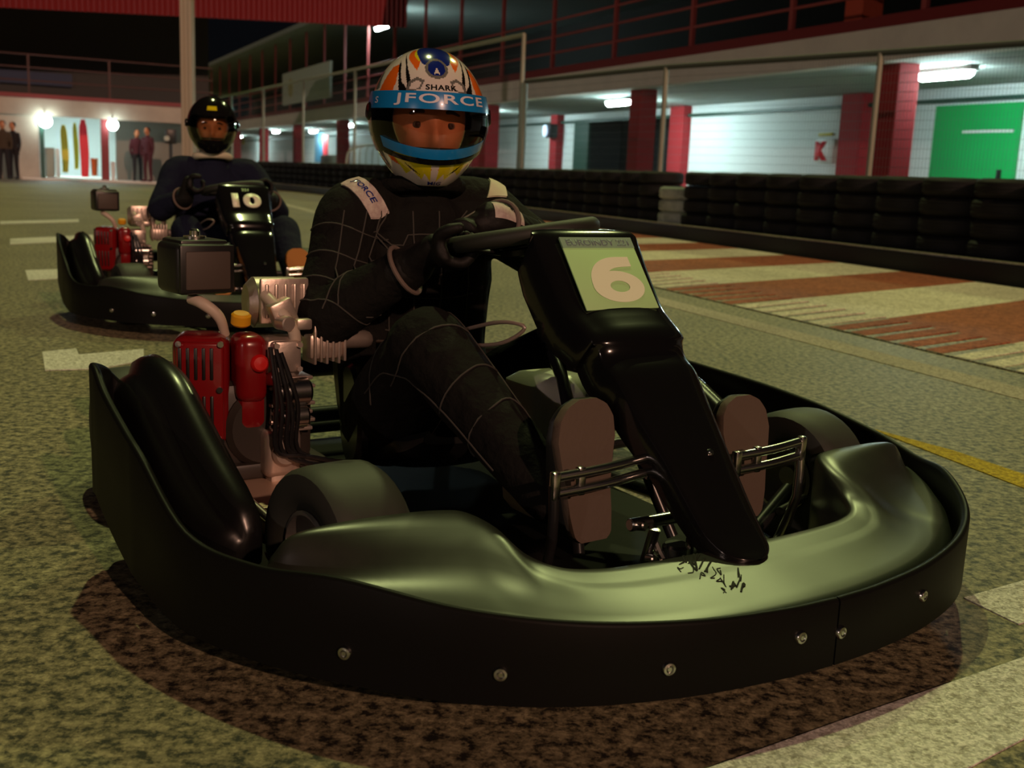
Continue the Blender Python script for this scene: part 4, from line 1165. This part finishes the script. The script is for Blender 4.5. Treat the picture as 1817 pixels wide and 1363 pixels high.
def head_bm(bm, c, yaw, pitch=0.0):
    """a face: brow, sockets, nose, cheeks, mouth, chin, ears"""
    h = BM(); Mx = Matrix.Translation(c) @ Matrix.Rotation(yaw, 4, 'Z') @ Matrix.Rotation(pitch, 4, 'Y')
    g = bmesh.ops.create_uvsphere(h, u_segments=64, v_segments=48, radius=1)
    G = lambda d, w: math.exp(-(d / w) ** 2)
    for v in h.verts:
        x, y, z = v.co
        p = Vector((x * .092, y * .074, z * .115))
        if z < 0: p.y *= 1 - .28 * z * z; p.x *= 1 - .05 * z * z
        if x > 0:
            f = x
            for s in (-1, 1):
                p.x -= .012 * f * G(p.y - s * .031, .017) * G(p.z - .005, .013)        # sockets
                p.x += .006 * f * G(p.y - s * .040, .020) * G(p.z + .030, .02)         # cheeks
                p.x += .006 * f * G(p.y - s * .030, .022) * G(p.z - .026, .010)        # brow
            p.x += .026 * f * G(p.y, .0085 + max(0, -p.z) * .13) * G(p.z + .026, .022) + .008 * f * G(p.y, .009) * G(p.z, .022)   # nose
            p.x += .007 * f * G(p.y, .022) * G(p.z + .062, .006) + .006 * f * G(p.y, .020) * G(p.z + .075, .006) - .004 * f * G(p.y, .024) * G(p.z + .068, .003)
            p.x += .009 * f * G(p.y, .020) * G(p.z + .098, .014)
        v.co = p
    for s in (-1, 1): ball(h, (-.005, .076 * s, -.006), .03, 14, (.55, .28, 1))
    xform(h, Mx); me = bpy.data.meshes.new('h'); h.to_mesh(me); h.free(); bm.from_mesh(me); bpy.data.meshes.remove(me)
    return Mx

def limb(bm, pts, rs, n=5, seg=16, flat=1.0):
    tube(bm, pts, rs, seg, n, flat=flat)
    for p, r in zip(pts, rs): ball(bm, p, r * .985, 14)

def ring_body(bm, rings, n=5, seg=24):
    """elliptical torso rings: (centre, half depth along x, half width along y)"""
    cs = catmull([r[0] for r in rings], n); a = interp([r[1] for r in rings], n); b = interp([r[2] for r in rings], n)
    R = []
    for i, c in enumerate(cs):
        t = (cs[min(i + 1, len(cs) - 1)] - cs[max(i - 1, 0)]).normalized(); yv = V(0, 1, 0); xv = yv.cross(t).normalized()
        R.append([c + xv * (a[i] * math.cos(q)) + yv * (b[i] * (abs(math.sin(q)) ** .85) * (1 if math.sin(q) > 0 else -1)) for q in [2 * PI * k / seg for k in range(seg)]])
    loft(bm, R)

def hand(center, axis, back, thumb_dir, s=1.0, grip=.019):
    """gloved hand closed round a bar: axis along the bar, back = from bar towards the back of the hand"""
    bm = BM(); ax = Vector(axis).normalized(); bk = Vector(back); bk = (bk - ax * bk.dot(ax)).normalized(); sd = ax.cross(bk)   # fingers start on +sd side
    c = Vector(center)
    def at(ang, r, u): return c + (bk * math.cos(ang) + sd * math.sin(ang)) * r * s + ax * u * s
    # palm
    rings = []
    for u, w in ((-.046, .60), (-.036, .92), (-.01, 1.0), (.02, 1.0), (.036, .92), (.046, .6)):
        r = []
        for k in range(14):
            q = 2 * PI * k / 14; ang = -.55 + .85 * math.cos(q) * w; rad = grip + .017 + .014 * math.sin(q) * w
            r.append(at(ang, rad, u))
        rings.append(r)
    loft(bm, rings)
    for k, (u, L, rr) in enumerate(((-.033, 2.7, .0090), (-.011, 3.15, .0100), (.012, 3.05, .0098), (.033, 2.75, .0094))):
        pts = [at(.15, grip + .014, u * .95), at(.15 + L * .22, grip + .013, u), at(.15 + L * .42, grip + .0095, u * 1.02), at(.15 + L * .68, grip + .009, u * 1.02), at(.15 + L, grip + .007, u * 1.0)]
        limb(bm, pts, [rr * 1.08 * s, rr * 1.1 * s, rr * s, rr * .95 * s, rr * .8 * s], 4, 12)
    td = 1 if thumb_dir > 0 else -1
    pts = [at(-1.0, grip + .018, .020 * td), at(-1.35, grip + .020, .040 * td), at(-1.75, grip + .014, .055 * td), at(-2.3, grip + .010, .060 * td)]
    limb(bm, pts, [.0135 * s, .0125 * s, .0115 * s, .0095 * s], 4, 12)
    wr = at(-1.15, grip + .045, -.01 * td)
    return bm, at(-.9, grip + .022, 0), wr

def shoe(root, heel, toe, side, solemat):
    """sole faces the pedal; heel and toe are the sole's ends (kart frame)"""
    heel, toe = Vector(heel), Vector(toe); t = (toe - heel); L = t.length; t.normalize()
    yv = V(0, 1, 0); yv = (yv - t * yv.dot(t)).normalized(); n = yv.cross(t); n = n if n.x > 0 else -n
    secs = [(0.0, .024, .030), (.05, .034, .062), (.2, .039, .075), (.38, .041, .078), (.55, .047, .062), (.72, .053, .046), (.86, .049, .038), (.95, .036, .030), (1.0, .016, .018)]
    bm = BM(); rings = []
    P = catmull([heel + t * (f * L) + yv * side * .006 * math.sin(f * PI) for f, w, h in secs], 4); Wd = interp([q[1] for q in secs], 4); Hh = interp([q[2] for q in secs], 4)
    for p, w, h in zip(P, Wd, Hh):
        r = [p + yv * w * math.cos(q) * (1 - .25 * max(0, -math.sin(q) * 1)) + n * (-h * .5 + h * .5 * math.sin(q) * 1.0) for q in [2 * PI * k / 18 for k in range(18)]]
        rings.append(r)
    loft(bm, rings); o = obj('shoe', bm, M['shoe'], root)
    bm = BM(); rings = []
    for p, w in zip(P, Wd):
        rings.append([p + yv * w * 1.04 + n * -.006, p + yv * w * 1.06 + n * .004, p + yv * w * 1.0 + n * .010, p - yv * w * 1.0 + n * .010, p - yv * w * 1.06 + n * .004, p - yv * w * 1.04 + n * -.006])
    loft(bm, rings); obj('sole', bm, solemat, o)
    return o

def seated(label, loc, rotz, J, suit, style, head_yaw, head_pitch, soles, base):
    r = thing('person', label, 'person', loc, rotz)
    bm = BM()
    ring_body(bm, [(J['pelvis'] + V(.02, 0, -.07), .09, .13), (J['pelvis'], .125, .175), (J['waist'], .115, .165), (J['chest'], .125, .185), (J['chest'] + (J['neck'] - J['chest']) * .55, .11, .175), (J['neck'] + V(0, 0, -.035), .075, .10), (J['neck'], .058, .062), (J['neck'] + V(.01, 0, .06), .055, .058)])
    for s in ('r', 'l'):
        sh, el, wr = J['sh' + s], J['el' + s], J['wr' + s]
        limb(bm, [sh + (J['chest'] - sh) * .35 + V(0, 0, .05), sh, sh.lerp(el, .45), el, el.lerp(wr, .4), wr], [.075, .074, .064, .056, .052, .038])
        hp, kn, an = J['hip' + s], J['kn' + s], J['an' + s]
        limb(bm, [hp, hp.lerp(kn, .4), kn.lerp(hp, .12), kn, kn.lerp(an, .35), an.lerp(kn, .12), an], [.095, .092, .072, .068, .062, .048, .044])
    Mh = head_bm(bm, J['head'] + Matrix.Rotation(head_yaw, 3, 'Z') @ V(.016, 0, -.012), head_yaw, head_pitch)
    me = remeshed(bm, .0062, 3, .4)
    b = link('body', me, [suit, M['skin']], r, sharp=180)
    inv = Mh.inverted()
    for f in me.polygons:
        q = inv @ f.center; f.material_index = 1 if (q.z > -.085 and abs(q.y) < .09 and q.length < .16) else 0
    for s in (-1, 1):
        bm = BM(); ball(bm, V(.0675, .031 * s, .004), .0108, 16); xform(bm, Mh); e = obj('eye', bm, M['eye'], r)
        bm = BM(); lathe(bm, [(1e-4, .0012), (.0062, .0006), (.0062, -.002), (1e-4, -.002)], V(.0778, .031 * s, .004), (1, 0, 0), 16); xform(bm, Mh); obj('iris', bm, M['iris'], e)
        bm = BM(); tube(bm, [V(.083, .015 * s, .025), V(.086, .030 * s, .030), V(.077, .048 * s, .024)], [.003, .0042, .002], 8, 4); xform(bm, Mh); obj('eyebrow', bm, M['hair'], r)
    helmet(r, J['head'], head_yaw, head_pitch, G_FRONT if style == 'race' else G_DARK, base, style)
    # collar
    bm = BM(); cs = []
    for q in [2 * PI * k / 28 for k in range(28)]: cs.append(J['neck'] + V(.072 * math.cos(q) + .008, .078 * math.sin(q), .018 + .012 * math.cos(q)))
    tube(bm, cs, .017, 10, 1, True); obj('collar', bm, suit if style == 'race' else M['patch_y'], r)
    # gloves
    for s, nm in ((-1, 'r'), (1, 'l')):
        g = J['grip' + nm]; bm, palm, wr = hand(g[0], g[1], g[2], g[3])
        w = J['wr' + nm]; limb(bm, [palm, palm.lerp(w, .6), w, w + (J['el' + nm] - w) * .16], [.024, .030, .039, .045], 4, 14)
        link('glove', remeshed(bm, .0036, 2, .35), M['glove'], r, sharp=180)
        bm = BM(); d = (J['el' + nm] - w).normalized(); F3 = frame(d); p = w + d * .02
        tube(bm, [p + F3 @ V(math.cos(q) * .0475, math.sin(q) * .0475, 0) for q in [2 * PI * k / 24 for k in range(24)]], .0045, 8, 1, True); obj('cuff_trim', bm, M['cuff'], r)
    shoe(r, soles[0], soles[1], -1, soles[4]); shoe(r, soles[2], soles[3], 1, soles[4])
    return r, b

def cloth_patch(root, body, c, n, up, w, h, m, name='patch', txt=None, tm=None, curve=0.0):
    """a sewn patch laid on the suit: small bent sheet pressed on the surface"""
    c, n = Vector(c), Vector(n).normalized(); F3 = frame(n, up); bm = BM(); na, nb = 14, 10; g = []
    me = body.data
    from mathutils.bvhtree import BVHTree
    tree = BVHTree.FromPolygons([v.co for v in me.vertices], [tuple(p.vertices) for p in me.polygons])
    def press(u, v, off):
        p = c + F3 @ V(v, -u, 0)
        hit = tree.ray_cast(p + n * .12, -n, .3)
        q = hit[0] if hit[0] is not None else p
        return q + n * off
    for k in (0, 1):
        g.append([[bm.verts.new(press(w * (i / na - .5), h * (j / nb - .5), .004 - .003 * k)) for i in range(na + 1)] for j in range(nb + 1)])
    for j in range(nb):
        for i in range(na):
            bm.faces.new((g[0][j][i], g[0][j][i + 1], g[0][j + 1][i + 1], g[0][j + 1][i])); bm.faces.new((g[1][j][i], g[1][j + 1][i], g[1][j + 1][i + 1], g[1][j][i + 1]))
    o = obj(name, bm, m, root)
    if txt:
        bm = textbm(txt, w * .7, h * .4, 0, .02); refine(bm, .01, 4)
        for v in bm.verts: v.co = press(v.co.x, v.co.y, .0052)
        obj('lettering', bm, tm, o, smooth=False)
    return o

def seam(root, body, pts, r=.0016, m=None, n=(1, 0, .4)):
    from mathutils.bvhtree import BVHTree
    me = body.data; tree = BVHTree.FromPolygons([v.co for v in me.vertices], [tuple(p.vertices) for p in me.polygons])
    out = []
    for p in catmull(pts, 8):
        q, nn, _, _ = tree.find_nearest(p); out.append(q + nn * .0008)
    bm = BM(); tube(bm, out, r, 6); return obj('seam', bm, m or M['trimcloth'], root)

# ---- front driver
J1 = dict(pelvis=V(-.64, -.035, .175), waist=V(-.675, -.04, .31), chest=V(-.68, -.045, .46), neck=V(-.645, -.05, .625), head=V(-.615, -.05, .772),
          shr=V(-.655, -.192, .576), shl=V(-.655, .110, .592), elr=V(-.565, -.290, .395), ell=V(-.50, .160, .520), wrr=V(-.430, -.172, .505), wrl=V(-.415, -.015, .588),
          hipr=V(-.60, -.135, .17), hipl=V(-.60, .065, .17), knr=V(-.285, -.215, .378), knl=V(-.275, .17, .385), anr=V(.015, -.155, .180), anl=V(.015, .19, .185))
J1['gripr'] = (V(-.350, -.128, .545), V(.9, -.35, .14), V(-.35, -.5, -.80), 1)
J1['gripl'] = (V(-.424, -.075, .545), V(.8, -.6, .05), V(-.6, .2, .75), -1)
d6, b6 = seated('person in black quilted suit and bright painted helmet, driving the front kart', K1, YAW - PI / 2, J1, M['suit'], 'race', -.36, .02,
            [V(.098, -.140, .135), V(.070, -.145, .350), V(.098, .185, .125), V(.070, .180, .330), M['sole']], 'h_white')
cloth_patch(d6, b6, V(-.60, -.20, .66), V(.35, -.35, .87), V(.3, 0, 1), .085, .045, M['patch'], txt='JFORCE', tm=M['h_blue'])
cloth_patch(d6, b6, V(-.61, .125, .66), V(.4, .35, .85), V(.3, 0, 1), .075, .035, M['patch_y'])
cloth_patch(d6, b6, V(-.43, .015, .60), V(1, -.1, .35), V(0, .1, 1), .075, .050, M['patch'])
# quilting lines of the suit
lines = [[V(-.50, -.20, .33), V(-.40, -.18, .40), V(-.29, -.17, .44), V(-.18, -.15, .36), V(-.06, -.13, .26)], [V(-.33, -.27, .30), V(-.27, -.25, .37), V(-.23, -.18, .42), V(-.24, -.13, .40)],
         [V(-.12, -.22, .22), V(-.11, -.18, .30), V(-.09, -.13, .28)], [V(-.44, -.25, .27), V(-.33, -.26, .33), V(-.20, -.24, .31), V(-.06, -.20, .22)], [V(-.42, -.28, .24), V(-.40, -.22, .36), V(-.41, -.14, .36)], [V(-.18, -.26, .28), V(-.15, -.20, .37), V(-.16, -.14, .36)]]
for z in (.36, .43, .50, .56): lines.append([V(-.55, -.17, z), V(-.54, -.10, z - .005), V(-.54, -.03, z - .006), V(-.54, .05, z)])
for y in (-.16, -.10, -.04, .03): lines.append([V(-.57, y, .60), V(-.55, y, .50), V(-.55, y, .40), V(-.55, y, .32)])
for f in (.12, .38, .62, .85):                  # round the right sleeve
    c = J1['shr'].lerp(J1['elr'], f); lines.append([c + V(-.02, -.08, 0), c + V(.05, -.06, .02), c + V(.08, 0, .0), c + V(.05, .06, -.02)])
for o in (-.045, .0, .045): lines.append([J1['shr'] + V(.06, o, .02), J1['shr'].lerp(J1['elr'], .5) + V(.08, o, .0), J1['elr'] + V(.07, o, .03)])
for f in (.15, .45):
    c = J1['ell'].lerp(J1['wrl'], f); lines.append([c + V(.0, .05, .05), c + V(.05, .03, .03), c + V(.07, 0, 0), c + V(.05, 0, -.04)])
for pts in lines: seam(d6, b6, pts)

# ---- second driver
dz = V(0, 0, .055)
J2 = {k: v.copy() for k, v in J1.items() if not isinstance(v, tuple)}
J2.update(pelvis=V(-.64, -.01, .18), waist=V(-.675, -.015, .33), chest=V(-.68, -.02, .50), neck=V(-.655, -.03, .685), head=V(-.615, -.035, .842), shr=V(-.655, -.19, .625), shl=V(-.655, .15, .625),
          elr=V(-.53, -.29, .46), ell=V(-.53, .25, .46), wrr=V(-.375, -.205, .52), wrl=V(-.375, .175, .52))
J2['gripr'] = (V(-.325, -.160, .578), V(1, -.1, .15), V(-.15, -.8, -.5), 1)
J2['gripl'] = (V(-.325, .130, .578), V(1, .1, .15), V(-.15, .8, -.5), 1)
J2['knl'] = V(-.275, .22, .385)
d10, b10 = seated('person in navy overalls and a black helmet, seated in kart 10 behind', K2, Y2 - PI / 2, J2, M['suit_navy'], 'plain', -.20, .02,
             [V(.098, -.140, .135), V(.070, -.145, .350), V(.098, .185, .125), V(.070, .180, .330), M['sole_orange']], 'h_black')

# ---- people standing far off
def stander(label, loc, h, face, tops, bottoms, lean=0.0, arms=((.10, 0), (.10, 0))):
    r = thing('person', label, 'person', loc); k = h / 1.75
    Rz = Matrix.Rotation(face, 3, 'Z'); P = lambda x, y, z: Rz @ V(x * k, y * k, z * k)
    bm = BM()
    cs = [(.02, .10, .07, .15), (.90, .105, .17, 0), (1.06, .10, .155, 0), (1.28, .115, .185, 0), (1.40, .10, .18, 0), (1.46, .06, .08, 0), (1.53, .05, .055, 0)]
    R = []
    for z, a, b, _ in cs[1:]:
        R.append([P(a * math.cos(q) + lean * (z - .9), b * math.sin(q), z) for q in [2 * PI * i / 20 for i in range(20)]])
    loft(bm, R)
    for s, (ao, af) in zip((-1, 1), arms):
        limb(bm, [P(lean * .5, .17 * s, 1.39), P(.02 + af * .3, (.20 + ao * .3) * s, 1.12), P(.05 + af, (.19 + ao * .2) * s, .88)], [.055 * k, .045 * k, .035 * k], 4, 12)
        ball(bm, P(.06 + af, (.19 + ao * .2) * s, .80), .045 * k, 12, (.6, .5, 1))
        limb(bm, [P(0, .09 * s, .90), P(.02, .10 * s, .48), P(-.01, .11 * s, .09)], [.088 * k, .062 * k, .045 * k], 4, 12)
        limb(bm, [P(-.03, .11 * s, .05), P(.08, .12 * s, .045), P(.16, .125 * s, .035)], [.045 * k, .045 * k, .032 * k], 3, 12)
    Mh = head_bm(bm, P(.02 + lean * .6, 0, 1.63), face)
    me = remeshed(bm, .014, 3, .4)
    b = link('body', me, [tops, bottoms, M['skin']], r, sharp=180)
    for f in me.polygons:
        c = f.center; f.material_index = 2 if c.z > 1.50 * k else 1 if c.z < .92 * k else 0
    bm = BM(); ball(bm, P(lean * .6 - .005, 0, 1.665), .104 * k, 20, (1.0, .86, .95)); 
    for v in bm.verts:
        q = Rz.inverted() @ v.co
        if q.x > .06 * k and q.z < 1.68 * k: v.co = v.co - Rz @ V(.06 * k, 0, 0)
    obj('hair', bm, M['hair'], r); return r
for px, dep, h, lb, a, b_, fc in ((6, -.9, 1.62, 'person in brown standing at the left picture edge before the far wall', 'cloth_brown', 'cloth_dark', -1.2), (24, -.7, 1.60, 'person in black standing beside the one in brown at the far left', 'cloth_dark', 'cloth_dark', -1.7),
                                  (262, -.2, 1.62, 'person in maroon nearer the camera of the two by the grey far wall', 'cloth_red', 'cloth_red', -1.9), (243, .35, 1.55, 'person in maroon and black, half behind another by the grey far wall', 'cloth_red', 'cloth_dark', -1.0)):
    stander(lb, fp(ft(px, dep), dep, 0 if dep < -.6 else .05), h, fc, M[a], M[b_])
t = thing('speaker_stand', 'dark stand with a pale round light beside the second driver\'s helmet', 'stand', fp(ft(303, -.9), -.9, 0))
bm = BM(); tube(bm, [V(0, 0, .3), V(0, 0, 1.25)], .05, 10); obj('pole', bm, M['black'], t)
for a in (0, 2.1, 4.2):
    bm = BM(); tube(bm, [V(0, 0, .5), V(math.cos(a) * .3, math.sin(a) * .3, .02)], .03, 8); obj('leg', bm, M['black'], t)
bm = BM(); box(bm, V(0, 0, 1.42), (.32, .3, .42), rotB, .03); obj('cabinet', bm, M['black'], t)
bm = BM(); cyl(bm, V(-.05, -.20, 1.36), (.2, -1, 0), .08, .06, 18, .01); obj('lens', bm, M['board'], t)
# ================================================================== LIGHT
def sun(name, az, el, col, e, ang=1.0):
    """far-off floodlight mast or added fill: az is measured from straight ahead towards the right"""
    l = bpy.data.lights.new(name, 'SUN'); l.color = col; l.energy = e; l.angle = math.radians(ang)
    o = bpy.data.objects.new(name, l); C.objects.link(o)
    a, b = math.radians(az), math.radians(el)
    d = -Vector((math.sin(a) * math.cos(b), math.cos(a) * math.cos(b), math.sin(b)))
    o.rotation_euler = d.to_track_quat('-Z', 'Y').to_euler(); return o
sun('floodlight_green', -10, 62, (.83, .92, .35), .92)
sun('floodlight_green', 20, 40, (.82, .93, .34), .5)
sun('floodlight_pink', 150, 24, (1.0, .56, .38), 1.25)
sun('facade_fill', -148, 12, (1.0, .74, .62), .26)  # added fill that brightens the building fronts, no mast of its own
w = bpy.data.worlds.new('night'); SC.world = w; w.use_nodes = True
w.node_tree.nodes['Background'].inputs['Color'].default_value = (.5, .55, .7, 1)
w.node_tree.nodes['Background'].inputs['Strength'].default_value = .004
# ================================================================== CAMERA
cd = bpy.data.cameras.new('camera'); co = bpy.data.objects.new('camera', cd); C.objects.link(co)
cd.sensor_width = 36; cd.sensor_fit = 'HORIZONTAL'; cd.lens = F * 36 / W; cd.clip_start = .05; cd.clip_end = 400
co.matrix_world = Matrix.Translation(CAMO) @ Matrix((R2, U2, -FW)).transposed().to_4x4()
cd.dof.use_dof = True; cd.dof.focus_distance = 1.75; cd.dof.aperture_fstop = 7.0
SC.camera = co
SC.view_settings.view_transform = 'Standard'; SC.view_settings.look = 'None'
SC.view_settings.exposure = 0.0; SC.view_settings.gamma = 1.0; SC.view_settings.use_curve_mapping = False
